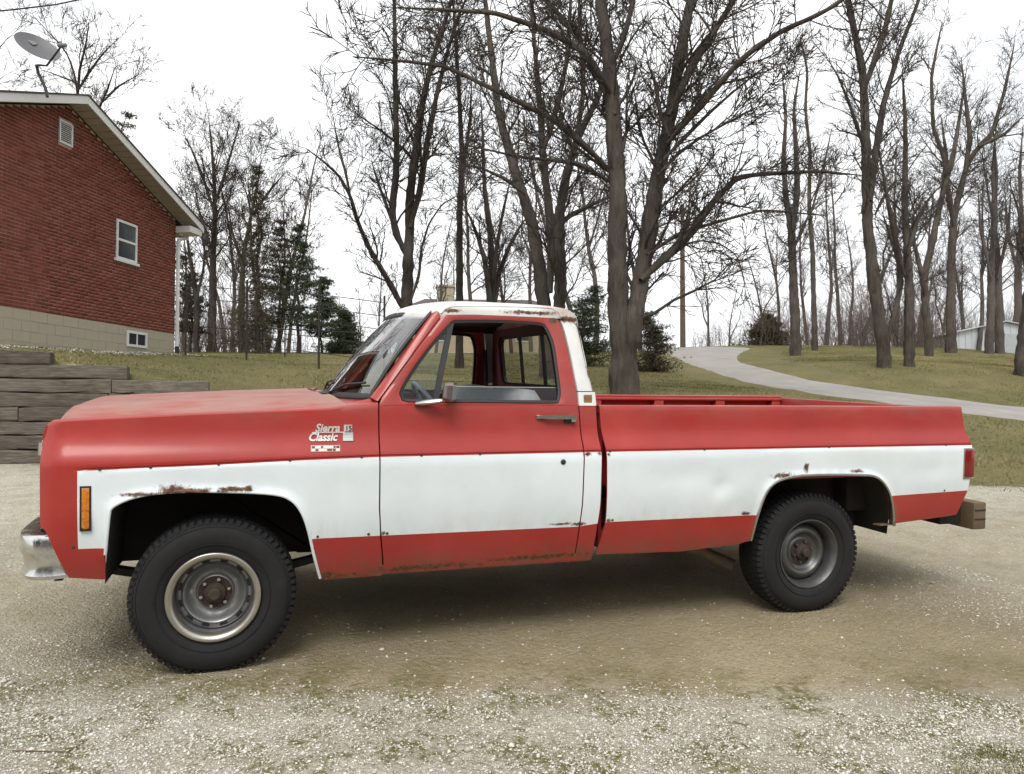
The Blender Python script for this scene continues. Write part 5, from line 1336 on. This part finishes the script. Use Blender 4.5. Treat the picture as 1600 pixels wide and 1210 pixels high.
# --- cab inside
bm = BM(); O = [(.10,1.0),(.10,1.25),(.16,1.55),(.24,1.72),(1.01,1.76),(1.78,1.72),(1.86,1.55),(1.92,1.25),(1.92,1.0),(1.01,1.0)]
RWY0, RWY1, RWZ0, RWZ1 = .34, 1.67, 1.32, 1.672
def rrect(y0_, y1_, z0_, z1_, r, n=6):
    P = []
    for cy, cz, a0 in ((y1_-r, z1_-r, 0), (y0_+r, z1_-r, 90), (y0_+r, z0_+r, 180), (y1_-r, z0_+r, 270)):
        for k_ in range(n+1): a = rad(a0+90*k_/n); P.append((cy+r*math.cos(a), cz+r*math.sin(a)))
    return P
IR = rrect(RWY0, RWY1, RWZ0, RWZ1, .07); cy_, cz_ = 1.01, 1.46
ORr = []
for y, z in IR:
    dy_, dz_ = y-cy_, z-cz_; best = 9
    for i in range(len(O)):
        a = np.array(O[i])-(cy_, cz_); b = np.array(O[(i+1)%len(O)])-(cy_, cz_); den = dy_*(b-a)[1]-dz_*(b-a)[0]
        if abs(den) < 1e-9: continue
        t = (a[0]*(b-a)[1]-a[1]*(b-a)[0])/den; q = (a[0]*dz_-a[1]*dy_)/den
        if t > 0 and -1e-6 <= q <= 1+1e-6: best = min(best, t)
    ORr.append((cy_+dy_*best, cz_+dz_*best))
def rwx(z): return float(np.interp(z, [1.0,1.3,1.72,1.8], [1.905,1.898,1.855,1.84]))
loft(bm, [[(rwx(z), y, z) for y, z in ORr], [(rwx(z), y, z) for y, z in IR], [(rwx(z)-.03, y, z) for y, z in IR], [(rwx(z)-.03, y, z) for y, z in ORr]], True); bmesh.ops.recalc_face_normals(bm, faces=bm.faces)
bw = emit('cab_back_wall', bm, INT, truck, 40)
bm = BM(); box(bm, (1.875,.10,.45), (1.905,1.92,.999)); emit('lower_back_panel', bm, RED, bw, smooth=False)
bm = BM(); loft(bm, [[(rwx(z)-.012, y, z) for y, z in rrect(RWY0,RWY1,RWZ0,RWZ1,.07)], [(rwx(z)-.012, y, z) for y, z in rrect(RWY0+.02,RWY1-.02,RWZ0+.02,RWZ1-.02,.055)]], True); thicken(bm, (.02,0,0)); rwn = emit('rear_window', bm, BLACK, truck)
for yy_ in (.80,1.24):
    bm = BM(); loft(bm, [[(rwx(z)-.01,yy_-.011,z),(rwx(z)-.01,yy_+.011,z),(rwx(z)+.008,yy_+.011,z),(rwx(z)+.008,yy_-.011,z)] for z in (RWZ0+.015,RWZ1-.015)], True, 0, True, True); bmesh.ops.recalc_face_normals(bm, faces=bm.faces); emit('slider_bar', bm, DKMETAL, rwn, smooth=False)
for ya_, yb_ in ((.36,.789),(.811,1.229),(1.251,1.65)):
    bm = BM(); loft(bm, [[(rwx(z),ya_,z),(rwx(z),yb_,z)] for z in (RWZ0+.02,RWZ1-.02)]); emit('pane', bm, GLASS3, rwn, smooth=False)
bm = BM(); loft(bm, [[(x, y, z) for y, z in ((.24,1.70),(.30,1.745),(.6,1.77),(1.01,1.775),(1.42,1.77),(1.72,1.745),(1.78,1.70))] for x in (1.08,1.4,1.84)]); thicken(bm, (0,0,.008)); emit('headliner', bm, INTD, truck)
bm = BM(); box(bm, (.72,.12,.44), (1.88,1.90,.47)); emit('cab_floor', bm, INTD, truck, smooth=False)
bm = BM(); box(bm, (.70,.13,.46), (.735,1.89,1.25)); emit('firewall', bm, UNDER, truck, smooth=False)
bm = BM(); rows = [[(.74,y,1.262),(.86,y,1.275),(.955,y,1.262),(.985,y,1.235),(.965,y,1.10),(.93,y,.98),(.74,y,.95)] for y in (.14,.6,1.01,1.5,1.88)]
loft(bm, rows, True, 0, True, True); bmesh.ops.recalc_face_normals(bm, faces=bm.faces); dash = emit('dashboard', bm, INTD, truck)
bm = BM(); box(bm, (.86,.36,1.2751), (.965,.74,1.30), .015); emit('instrument_hood', bm, INTD, dash)
bm = BM(); cS = Vector((1.115,.52,1.185)); axS = Vector((.82,0,.57)).normalized(); a1 = Vector((0,1,0)); a2 = axS.cross(a1)
ringp = [cS+a1*(math.cos(q)*.195)+a2*(math.sin(q)*.195) for q in [2*math.pi*k_/40 for k_ in range(41)]]; tube(bm, ringp, .013, 8, cap=False)
STW = simple('grey_wheel_plastic', (.24,.27,.30), .45)
for q in (.3, math.pi-.3, -math.pi/2): tube(bm, [cS-axS*.02, cS+a1*(math.cos(q)*.19)+a2*(math.sin(q)*.19)], [.02,.011], 6)
tube(bm, [cS-axS*.05, cS+axS*.01], [.035,.03], 12); stw = emit('steering_wheel', bm, STW, truck)
bm = BM(); tube(bm, [cS-axS*.05, cS-axS*.45], .025, 10); emit('steering_column', bm, INTD, stw)
def cushion(bm, lo, hi, n=10, puff=.03):
    box(bm, lo, hi, min(.05, (hi[2]-lo[2])*.3, (hi[0]-lo[0])*.3))
bm = BM(); box(bm, (1.08,.22,.78), (1.60,1.80,.93), .05); sc_ = emit('bench_seat', bm, SEAT, truck, 50)
bm = BM(); rows = []
for y in [.22,.24,.30,.45,.62,.75,.80,.86,1.01,1.16,1.22,1.27,1.40,1.57,1.72,1.78,1.80]:
    e_ = 1-min(1, min(y-.22, 1.80-y)/.10); c_ = math.exp(-((y-1.01)/.16)**2); h_ = 1.325-.05*e_**2-.022*c_
    rows.append([(1.47+.10*t_+dx, y, .90+(h_-.90)*t_+dz) for t_, dx, dz in ((0,-.02,0),(.3,-.035,0),(.7,-.03,0),(.92,-.02,0),(1,.02,.0),(1,.07,-.005),(.92,.10,0),(.3,.11,0),(0,.11,0))])
loft(bm, rows, True, 0, True, True); bmesh.ops.recalc_face_normals(bm, faces=bm.faces); emit('seat_back', bm, SEAT, sc_, 60)
for q_ in ([(1.80,.20,1.22),(1.79,.21,1.45),(1.77,.24,1.58)], [(1.79,1.80,1.22),(1.785,1.80,1.4),(1.77,1.79,1.58)]): bm = BM(); tube(bm, q_, .014, 6); emit('seat_belt', bm, INTD, truck)
# --- underbody
for y in (.55,1.41):
    bm = BM(); box(bm, (-.62,y,.50), (4.50,y+.06,.66), .006); emit('frame_rail', bm, UNDER, truck)
bm = BM(); tube(bm, [(0,.22,.352),(0,1.80,.352)], .045, 12); tube(bm, [(-.12,.72,.352),(0,.72,.352),(.12,.72,.352)], [.06,.14,.06], 14); emit('front_axle', bm, UNDER, truck)
bm = BM(); tube(bm, [(3.34,.22,.352),(3.34,1.80,.352)], .05, 12); tube(bm, [(3.20,1.01,.352),(3.34,1.01,.352),(3.48,1.01,.352)], [.07,.16,.08], 14); emit('rear_axle', bm, UNDER, truck)
for x, y in ((0,.42),(0,1.60),(3.34,.40),(3.34,1.62)):
    bm = BM(); loft(bm, [[(x-.62+1.24*t, y+dy, .44-.10*math.sin(math.pi*t)+dz) for t in np.linspace(0,1,13)] for dy, dz in ((-.03,0),(.03,0),(.03,.035),(-.03,.035),(-.03,0))]); emit('leaf_spring', bm, UNDER, truck)
bm = BM(); box(bm, (.35,.75,.36), (1.5,1.27,.62), .05); box(bm, (-.45,.70,.45), (.40,1.32,.95), .05); emit('engine_and_gearbox', bm, UNDER, truck)
bm = BM(); tube(bm, [(1.5,1.01,.46),(3.2,1.01,.37)], .04, 10); emit('drive_shaft', bm, UNDER, truck)
bm = BM(); box(bm, (2.05,1.50,.42), (2.75,1.85,.62), .04); emit('fuel_tank', bm, UNDER, truck)
bm = BM(); box(bm, (3.98,.30,.48), (4.16,.32,.74)); emit('mud_flap', bm, BLACK, truck, smooth=False)
bm = BM(); box(bm, (3.75,.24,.56), (4.02,.52,.80), .03); emit('spare_carrier', bm, UNDER, truck)
e0_ = Vector(ty(1098, 862, .62)); e1_ = Vector(ty(1146, 884, .50))
bm = BM(); dv_ = (e1_-e0_).normalized(); tube(bm, [Vector((1.6,.80,.42)), Vector((2.3,.74,.40)), e0_+Vector((-.15,.06,.06)), e0_, e1_-dv_*.005, e1_], [.036,.036,.038,.038,.038,.04], 14, cap=False)
tube(bm, [e1_, e1_-dv_*.12], .029, 14, cap=False); bmesh.ops.recalc_face_normals(bm, faces=bm.faces); ex_ = emit('exhaust_pipe', bm, RUSTP, truck)
bm = BM(); tube(bm, [e1_-dv_*.12, e1_-dv_*.121], .029, 14); emit('exhaust_bore', bm, BLACK, ex_)
bm = BM(); tube(bm, [(1.5,.70,.46),(1.6,.72,.46),(2.1,.72,.46),(2.2,.72,.46)], [.05,.10,.10,.05], 14); emit('muffler', bm, RUSTP, truck)
# wheel houses
def wheelhouse(A, depth, x0_, x1_):
    bm = BM(); P = [(A[0][0]-.015, .44)]+[(x, z+.022) for x, z in A]+[(A[-1][0]+.015, .44)]
    loft(bm, [[(x, .030+prof(min(z,1.0)), z) for x, z in P], [(x, depth, z) for x, z in P]])
    c = [bm.verts.new((x, depth, z)) for x, z in P]; bm.faces.new(c); bmesh.ops.remove_doubles(bm, verts=bm.verts, dist=1e-4)
    thicken(bm, (0,.004,.004)); return bm
both('wheel_house', lambda: wheelhouse(ARCHF, .50, 0, 0), UNDER); both('wheel_house', lambda: wheelhouse(ARCHR, .36, 0, 0), UNDER)
# --- wheels
TR = .372
def tyre_bm(flat):
    bm = BM(); P = [(.200,.040),(.206,.028),(.214,.020),(.232,.012),(.262,.003),(.292,0),(.318,.006),(.338,.018),(.352,.032),(.360,.044),(.3640,.06),(.3645,.1175)]
    P = P+[(r, .235-o) for r, o in reversed(P[:-1])]
    lathe(bm, P, (0,0,0), n=96)
    for rr_ in (.247,.330):                       # moulded sidewall ribs
        lathe(bm, [(rr_-.002,.010 if rr_ < .3 else .0135),(rr_-.001,.003 if rr_ < .3 else .009),(rr_+.002,.002 if rr_ < .3 else .011),(rr_+.003,.008 if rr_ < .3 else .017)], (0,0,0), n=96)
    N = 66
    for k_ in range(N):
        for (y0_, y1_, ph, rt, w) in ((.030,.070,0,.3690,.62),(.078,.112,.5,.3690,.66),(.123,.157,.2,.3690,.66),(.165,.205,.7,.3690,.62)):
            a0 = (k_+ph)*2*math.pi/N; a1_ = a0+2*math.pi/N*w; sk = .012*(1 if y0_ < .117 else -1)
            q = []
            for r_ in (.355, rt):
                for a, y in ((a0,y0_),(a1_,y0_),(a1_+sk,y1_),(a0+sk,y1_)):
                    rr_ = r_ if not ((y == .030 or y == .205) and r_ > .36) else .3655
                    q.append(bm.verts.new((rr_*math.cos(a), y, rr_*math.sin(a))))
            for f in ((4,5,6,7),(0,1,5,4),(1,2,6,5),(2,3,7,6),(3,0,4,7)): bm.faces.new([q[i] for i in f])
        # shoulder lugs running onto the sidewall
        a0 = (k_+.1)*2*math.pi/N; a1_ = a0+2*math.pi/N*.55
        for yo, sg in ((0,1),(.235,-1)):
            q = [bm.verts.new((r_*math.cos(a), yo+sg*y, r_*math.sin(a))) for r_, y in ((.342,.0165),(.3645,.028)) for a in (a0,a1_)]+[bm.verts.new((r_*math.cos(a), yo+sg*y, r_*math.sin(a))) for r_, y in ((.340,.026),(.360,.05)) for a in (a0,a1_)]
            for f in ((0,1,3,2),(4,5,1,0),(1,5,7,3),(4,0,2,6),(2,3,7,6)): bm.faces.new([q[i] for i in f])
    for v in bm.verts:                            # flattened at the ground
        if v.co.z < -flat:
            k_ = (-flat-v.co.z); v.co.z = -flat-.06*k_; v.co.y += (-1 if v.co.y < .1175 else 1)*k_*.45*(1 if abs(v.co.y-.1175) > .06 else .2)
    bmesh.ops.recalc_face_normals(bm, faces=bm.faces); return bm
def slotring(n, r0_, r1_, y, wf, par):
    for k_ in range(n):
        bm = BM(); mi = 0
        a0 = 2*math.pi*(k_+.5-wf/2)/n; a1_ = 2*math.pi*(k_+.5+wf/2)/n
        P = [(r_*math.cos(a), r_*math.sin(a)) for r_, a in ((r0_,a0),(r0_,a1_),(r1_,a1_),(r1_,a0))]
        v = [bm.verts.new((x, y, z)) for x, z in P]+[bm.verts.new((x, y+.004, z)) for x, z in P]
        for f in ((0,1,2,3),(7,6,5,4),(0,4,5,1),(1,5,6,2),(2,6,7,3),(3,7,4,0)): bm.faces.new([v[i] for i in f]).material_index = mi
        emit('vent_slot', bm, BLACK, par, smooth=False)
def wheel(x, y, far, front):
    w = empty('wheel', (x, y, .352), parent=truck); 
    if far: w.rotation_euler = (0, 0, math.pi)
    lab = None
    emit('tyre', tyre_bm(.352), RUB, w, 40)
    bm = BM(); lathe(bm, [(.178,.16),(.182,.10),(.192,.06),(.197,.044),(.205,.034),(.2095,.024),(.2075,.017),(.202,.017),(.196,.026),(.186,.042),(.179,.066),(.176,.10),(.172,.112)], (0,0,0), n=72); rim = emit('rim', bm, STEEL if not front else STEELF, w, 50)
    if front: dp_ = [(.173,.105),(.168,.096),(.160,.092),(.150,.093),(.143,.086),(.137,.080),(.131,.085),(.124,.10),(.112,.118),(.098,.126),(.088,.127),(.083,.118),(.078,.112),(.045,.110),(.0,.110)]
    else: dp_ = [(.173,.105),(.166,.088),(.150,.075),(.138,.066),(.128,.064),(.120,.070),(.112,.088),(.100,.100),(.088,.103),(.080,.096),(.045,.095),(.0,.095)]
    bm = BM(); lathe(bm, dp_, (0,0,0), n=72); disc = emit('wheel_disc', bm, STEELF if front else STEEL, w, 50)
    hy = .110 if front else .095
    if front:
        bm = BM(); lathe(bm, [(.2085,.0165),(.209,.011),(.205,.006),(.197,.006),(.187,.011),(.179,.020),(.1745,.034),(.1735,.048),(.176,.05)], (0,0,0), n=72); emit('trim_ring', bm, RING, w, 60)
        slotring(12, .1495, .1615, .0885, .42, disc)
    else:
        slotring(8, .152, .163, .0765, .16, disc)
    bm = BM(); lathe(bm, [(.0,-.062),(.022,-.062),(.028,-.056),(.030,-.03),(.036,-.026),(.046,-.022),(.050,-.012),(.052,.002)], (0,hy,0), n=32); emit('hub', bm, HUBR, w, 40)
    bm = BM(); lathe(bm, [(.076,-.003),(.05,-.004),(.05,.0)], (0,hy,0), n=40); emit('hub_plate', bm, HUBR, w, 40)
    n = 6
    for k_ in range(n):
        a = 2*math.pi*(k_+.25)/n; bm = BM(); tube(bm, [(.064*math.cos(a), hy-.024, .064*math.sin(a)), (.064*math.cos(a), hy-.004, .064*math.sin(a))], [.0085,.0095], 6); emit('lug_nut', bm, BRIGHT if front else STEEL, w, smooth=False)
    return w
wheel(0, .052, False, True); wheel(3.34, .062, False, False); wheel(0, TW-.052, True, True); wheel(3.34, TW-.062, True, False)
# --- lettering on the fender
def letters(body, x, z, size, shear, mat, parent, depth=.003, dy=-.004, bold=.0, sx=1.0):
    cu_ = bpy.data.curves.new('t', 'FONT'); cu_.body = body; cu_.size = size; cu_.shear = shear; cu_.extrude = depth/2; cu_.offset = bold; cu_.resolution_u = 3
    tmp = bpy.data.objects.new('t', cu_); COL.objects.link(tmp); dg = bpy.context.evaluated_depsgraph_get(); me = bpy.data.meshes.new_from_object(tmp.evaluated_get(dg)); bpy.data.objects.remove(tmp)
    for v in me.vertices:
        X, Y, Z = v.co; zz = z+Y; v.co = (x+X*sx, prof(zz)+dy-Z, zz)
    me.name = 'lettering'; o = bpy.data.objects.new('lettering', me); COL.objects.link(o); me.materials.append(mat); o.parent = parent; return o
BADGE = simple('badge_silver', (.60,.56,.52), .4, .6, var=.15, sc=60); BADGED = simple('badge_dark', (.05,.03,.03), .5)
def plate(x0_, x1_, z0_, z1_, off, th=.003, bev=0):
    bm = BM(); rows = []
    for z in np.linspace(z0_, z1_, 4): rows.append([(x0_, prof(z)+off, z), (x1_, prof(z)+off, z)])
    loft(bm, rows); thicken(bm, (0, th, 0)); return bm
bd = emit('fender_badge', plate(.430,.585,1.112,1.117,-.004), BADGE, fends[0], smooth=False)
letters('Sierra', .444, 1.1185, .052, .28, BADGE, bd, bold=.0016, sx=.92)
letters('Classic', .412, 1.076, .052, .28, BADGE, bd, bold=.0016, sx=.92)
bq = emit('badge_block', plate(.574,.622,1.074,1.114,-.006), BRIGHT, bd, smooth=False)
bq2 = emit('badge_number_plate', plate(.579,.618,1.118,1.150,-.005), BADGE, bd, smooth=False)
letters('15', .584, 1.122, .034, 0, BADGED, bd, dy=-.0065, bold=.0006)
lp_ = emit('lower_badge', plate(.424,.560,1.026,1.055,-.003), simple('badge_plate', (.46,.32,.28), .5, .3), fends[0], smooth=False)
for r_ in range(2):
    x = .430; rnd = random.Random(r_+3)
    while x < .548:
        w = rnd.choice([.008,.012,.016,.022]); bm = plate(x, min(x+w,.556), 1.0295+.013*r_, 1.0385+.013*r_, -.0042, .001); emit('raised_mark', bm, BADGED if rnd.random() < .4 else BADGE, lp_, smooth=False); x += w+.004
# clip holes along the old trim line
bm0 = BM(); lathe(bm0, [(.0,-.002),(.005,-.002),(.007,.0)], (0,0,0), n=8); cme = bpy.data.meshes.new('trim_clip'); bm0.to_mesh(cme); bm0.free(); cme.materials.append(HUBR)
for x, par in [(-.46,fends[0]),(-.26,fends[0]),(.02,fends[0]),(.33,fends[0]),(.66,fends[0]),(.95,doors[0]),(1.25,doors[0]),(1.97,beds[0]),(2.55,beds[0]),(3.4,beds[0]),(4.3,beds[0])]:
    z = st_top(x)+.004; o = bpy.data.objects.new('trim_clip', cme); COL.objects.link(o); o.parent = par; o.location = (x, prof(z)-.001, z)
for x, par in [(-.565,fends[0]),(.46,fends[0]),(.70,fends[0]),(.79,doors[0]),(2.0,beds[0]),(2.83,beds[0]),(4.3,beds[0])]:
    z = st_bot(x)+.010; o = bpy.data.objects.new('trim_clip', cme); COL.objects.link(o); o.parent = par; o.location = (x, prof(z)-.001, z)
# ------------------------------------------------------------------ loose stones (gravel) and grass
def in_view(x, y, m=60):
    P = np.stack([x, y, ground(x, y)], 1)-CW[None]; z = P@BW[2]; u = 800+FPX*(P@BW[0])/np.maximum(z,.01); v = 605-FPX*(P@BW[1])/np.maximum(z,.01)
    return (z > .4) & (u > -m) & (u < 1600+m) & (v < 1210+m), z
g = np.random.default_rng(3)
oct_ = np.array([(1,0,0),(0,1,0),(-1,0,0),(0,-1,0),(0,0,1),(0,0,-1)], float); of = np.array([(0,1,4),(1,2,4),(2,3,4),(3,0,4),(1,0,5),(2,1,5),(3,2,5),(0,3,5)])
def stones(name, n, xr_, yr_, smin, smax, label, dens, tone):
    x = g.uniform(*xr_, n); y = g.uniform(*yr_, n); ok, z = in_view(x, y)
    ok &= (gravel_edge(x)-y > .15+g.normal(0,.4,n)) & (g.random(n) < np.clip(dens(x, y), 0, 1)) & ~((x < XEND) & (y > WALL_Y-.05))
    x, y, z = x[ok], y[ok], z[ok]; m = len(x)
    s = smin*np.exp(g.exponential(.33, m)); s = np.minimum(s, smax)
    a = g.uniform(0, 2*math.pi, m); st_ = np.stack([s*g.uniform(.8,1.4,m), s*g.uniform(.6,1.,m), s*g.uniform(.35,.7,m)], 1)
    V = oct_[None]*st_[:,None]*g.uniform(.75,1.25,(m,6,1))+g.normal(0,.10,(m,6,3))*s[:,None,None]
    c, sn = np.cos(a)[:,None], np.sin(a)[:,None]; V = np.stack([V[...,0]*c-V[...,1]*sn, V[...,0]*sn+V[...,1]*c, V[...,2]], -1)
    V += np.stack([x, y, ground(x, y)+s*.18], 1)[:,None]
    F = (of[None]+6*np.arange(m)[:,None,None]).reshape(-1,3)
    o = raw(name, V.reshape(-1,3), F, tone, smooth=False); tag(o, label, 'gravel', kind='stuff'); return m
sm = Mat('limestone_chips', .9, spec=.2); ge = sm.n('ShaderNodeNewGeometry')
sm.col(sm.mix(.25, sm.ramp(ge.outputs['Random Per Island'], [(0, (.34,.30,.225)), (.2, (.50,.47,.39)), (.5, (.63,.60,.52)), (.8, (.71,.69,.615)), (1, (.80,.785,.73))]), sm.ramp(sm.noise(90, 4), [(.3, (.2,.19,.16)), (.7, (.6,.59,.55))])))
def patch(x, y): return .5+.5*np.sin(x*2.1+np.sin(y*3.1)*1.3+.4)*np.sin(y*2.7+np.sin(x*1.7)*1.4)
def trackd(x, y): return sst(-.70,-.25,y+.29*(x-1)+.25*(patch(x*1.3, y*1.3)-.5))*(1-sst(2.,3.,y))*(.5+.5*sst(-1.2,.3,x))*(1-.5*sst(3.6,5.6,x))
def dn(x, y): return np.clip((1.05-1.04*trackd(x, y))*(.35+.65*patch(x, y)), .015, 1)
n1 = stones('gravel_chips', 220000, (-2.2,5.2), (-2.3,.8), .0034, .0095, 'pale limestone chips covering the foreground drive', dn, sm.m)
n2 = stones('gravel_chips', 50000, (-6,12), (.8,8.4), .005, .012, 'grey gravel on the drive beside and behind the truck', lambda x, y: .7*dn(x, y)+.02, sm.m)
n3 = stones('gravel_lumps', 260, (-2.2,5.2), (-2.3,.6), .009, .02, 'larger pale stones scattered on the foreground drive', lambda x, y: 1.0-.6*trackd(x, y), sm.m)
# grass: blades in one mesh per patch of ground
def blades(name, x, y, h, cols, label, wd=.0035, cat='grass'):
    m = len(x); z = ground(x, y); a = g.uniform(0, 2*math.pi, m); ln = g.normal(0,.45,(m,2))*h[:,None]
    B = np.stack([x, y, z-.005], 1); sx = np.stack([np.cos(a), np.sin(a), np.zeros(m)], 1)*wd*(1+h[:,None]*6)
    T = B+np.concatenate([ln, (h*g.uniform(.6,1,m))[:,None]], 1)
    V = np.stack([B-sx, B+sx, T], 1).reshape(-1,3); o = raw(name, V, np.arange(3*m).reshape(-1,3), GRASS); vcol(o.data, 'tint', np.repeat(cols, 3, 0)); tag(o, label, cat, kind='stuff')
GM = Mat('grass_blades', .85, spec=.15); GM.col(GM.attr('tint')); GRASS = GM.m
PAL = 1.8*np.array([(.075,.082,.024),(.105,.10,.036),(.16,.135,.062),(.205,.17,.088),(.055,.064,.02),(.13,.115,.05)])
def tint(x, y, m):
    k = patch(x*.23+3, y*.23)+.35*patch(x*.9, y*.9)+g.normal(0,.22,m); i = np.clip((k/1.35*6).astype(int), 0, 5); order = np.array([4,0,1,5,2,3]); return PAL[order[i]]*g.uniform(.7,1.2,(m,1))
n = 430000; d = np.sqrt(g.uniform(7.5**2, 44**2, n)); u = g.uniform(-30, 1640, n)
X = np.array(CW)[0]+d*(BW[2][0]+BW[0][0]*(u-800)/FPX); Y = np.array(CW)[1]+d*(BW[2][1]+BW[0][1]*(u-800)/FPX)
ok = (gravel_edge(X)-Y < g.normal(.0,.35,n)) & ~on_road(X, Y, .95) & (Y > 2.2) & ~((X < XEND+.3) & (Y < WALL_Y+.3))
hp = np.stack([X, Y], 1)-np.array(HC[:2]); ok &= ~(((hp@hd) > -.1) & ((hp@hn) < .05))
X, Y = X[ok], Y[ok]; m = len(X)
blades('lawn_grass', X, Y, g.uniform(.018,.045,m)*(1+.7*(patch(X*.6, Y*.6) > .62)), tint(X, Y, m), 'short winter grass of the lawn behind the truck', .006)
# weeds and moss tufts growing through the gravel
tx, ty_, th_ = [], [], []
for k_ in range(520):
    u = g.uniform(-20, 1620); v = g.uniform(1010, 1230)
    w_ = .12+.9*sst(1150,1500,u)*sst(1060,1130,v)+.35*sst(1120,1200,v)
    if g.random() > w_*.6: continue
    d_ = wray(u, v); t_ = (SL*CW[1]-CW[2])/(d_[2]-SL*d_[1]); p = CW+d_*t_; q = int(g.integers(6,26)); r_ = g.uniform(.012,.06)
    tx.append(p[0]+g.normal(0,r_,q)); ty_.append(p[1]+g.normal(0,r_,q)); th_.append(g.uniform(.006,.02,q))
for k_ in range(60):                             # green verge in the lower right corner
    u = g.uniform(1480, 1640); v = g.uniform(1170, 1240); d_ = wray(u, v); t_ = (SL*CW[1]-CW[2])/(d_[2]-SL*d_[1]); p = CW+d_*t_; q = 40
    tx.append(p[0]+g.normal(0,.03,q)); ty_.append(p[1]+g.normal(0,.03,q)); th_.append(g.uniform(.01,.035,q))
tx = np.concatenate(tx); ty_ = np.concatenate(ty_); th_ = np.concatenate(th_)
blades('weeds', tx, ty_, th_, np.array([(.12,.14,.03),(.17,.165,.05),(.20,.185,.08)])[g.integers(0,3,len(tx))]*g.uniform(.7,1.2,(len(tx),1)), 'low moss and weeds in the foreground gravel', .0016, 'weeds')
# pale gravel strip along the foundation and a few rocks at the wall top
def strip(name, P, smin, label):
    x, y = P[:,0], P[:,1]; m = len(x); s = np.minimum(smin*np.exp(g.exponential(.4, m)), .03); V = oct_[None]*(s[:,None,None]*np.array([1.2,.9,.55]))*g.uniform(.7,1.3,(m,6,1))+g.normal(0,.1,(m,6,3))*s[:,None,None]
    V += np.stack([x, y, ground(x, y)+s*.2], 1)[:,None]; o = raw(name, V.reshape(-1,3), (of[None]+6*np.arange(m)[:,None,None]).reshape(-1,3), sm.m); tag(o, label, 'gravel', kind='stuff')
a = g.uniform(-.6, 7.0, 2600); b = np.abs(g.normal(0,.28,2600))+.04
strip('gravel_strip', np.array(HC[:2])[None]+a[:,None]*hd[None]+b[:,None]*hn[None], .009, 'pale gravel strip along the foundation of the brick house')

# fallen leaves, joined: too small to pick apart
n = 2600; u = g.uniform(-20, 1620, n); d = g.uniform(9.5, 40, n)
X = CW[0]+d*(BW[2][0]+BW[0][0]*(u-800)/FPX); Y = CW[1]+d*(BW[2][1]+BW[0][1]*(u-800)/FPX); ok = ~on_road(X, Y) & (gravel_edge(X)-Y < -.2) & ~((X < XEND+.3) & (Y > WALL_Y-.1) & (Y < WALL_Y+.35)) & ~((X > -.9) & (X < 4.9) & (Y > -.15) & (Y < 2.2))
hp = np.stack([X, Y], 1)-np.array(HC[:2]); ok &= ~(((hp@hd) > -.1) & ((hp@hn) < .05)); X, Y, d = X[ok], Y[ok], d[ok]; m = len(X); s_ = g.uniform(.018,.038,m)
a = g.uniform(0, 6.283, m); ex = np.stack([np.cos(a), np.sin(a), g.normal(0,.3,m)], 1)*s_[:,None]; ey = np.stack([-np.sin(a), np.cos(a), g.normal(0,.3,m)], 1)*s_[:,None]*.6
Cc = np.stack([X, Y, ground(X, Y)+.006+s_*.12], 1); lift = np.array([0,0,.35])*s_[:,None]
V = np.stack([Cc-ex, Cc-ey*.9+lift, Cc+ex, Cc+ey*.9+lift*.6], 1).reshape(-1,3); i_ = np.arange(m)*4; F = np.concatenate([np.stack([i_, i_+1, i_+2], 1), np.stack([i_, i_+2, i_+3], 1)])
lm_ = Mat('dead_leaves', .85, spec=.2); gl_ = lm_.n('ShaderNodeNewGeometry'); lm_.col(lm_.ramp(gl_.outputs['Random Per Island'], [(0, (.10,.055,.025)), (.5, (.20,.12,.055)), (1, (.30,.21,.11))]))
tag(raw('leaf_litter', V, F, lm_.m), 'scattered dead brown leaves on the lawn', 'leaves', kind='stuff')
# a dry stick in the lower left of the drive
P = [gpix(18,1196,1.5), gpix(50,1189,1.5), gpix(78,1185,1.5), gpix(105,1178,1.5), gpix(140,1174,1.5)]; bm = BM(); o0 = Vector(P[0])
tube(bm, [Vector(p)-o0+Vector((0,0,.006)) for p in P], [.0022,.0026,.0024,.002,.001], 6)
o = emit('dry_stick', bm, simple('stick_brown', (.13,.075,.045), .9)); o.location = o0; tag(o, 'thin dry stick lying on the gravel in the lower left corner', 'stick')
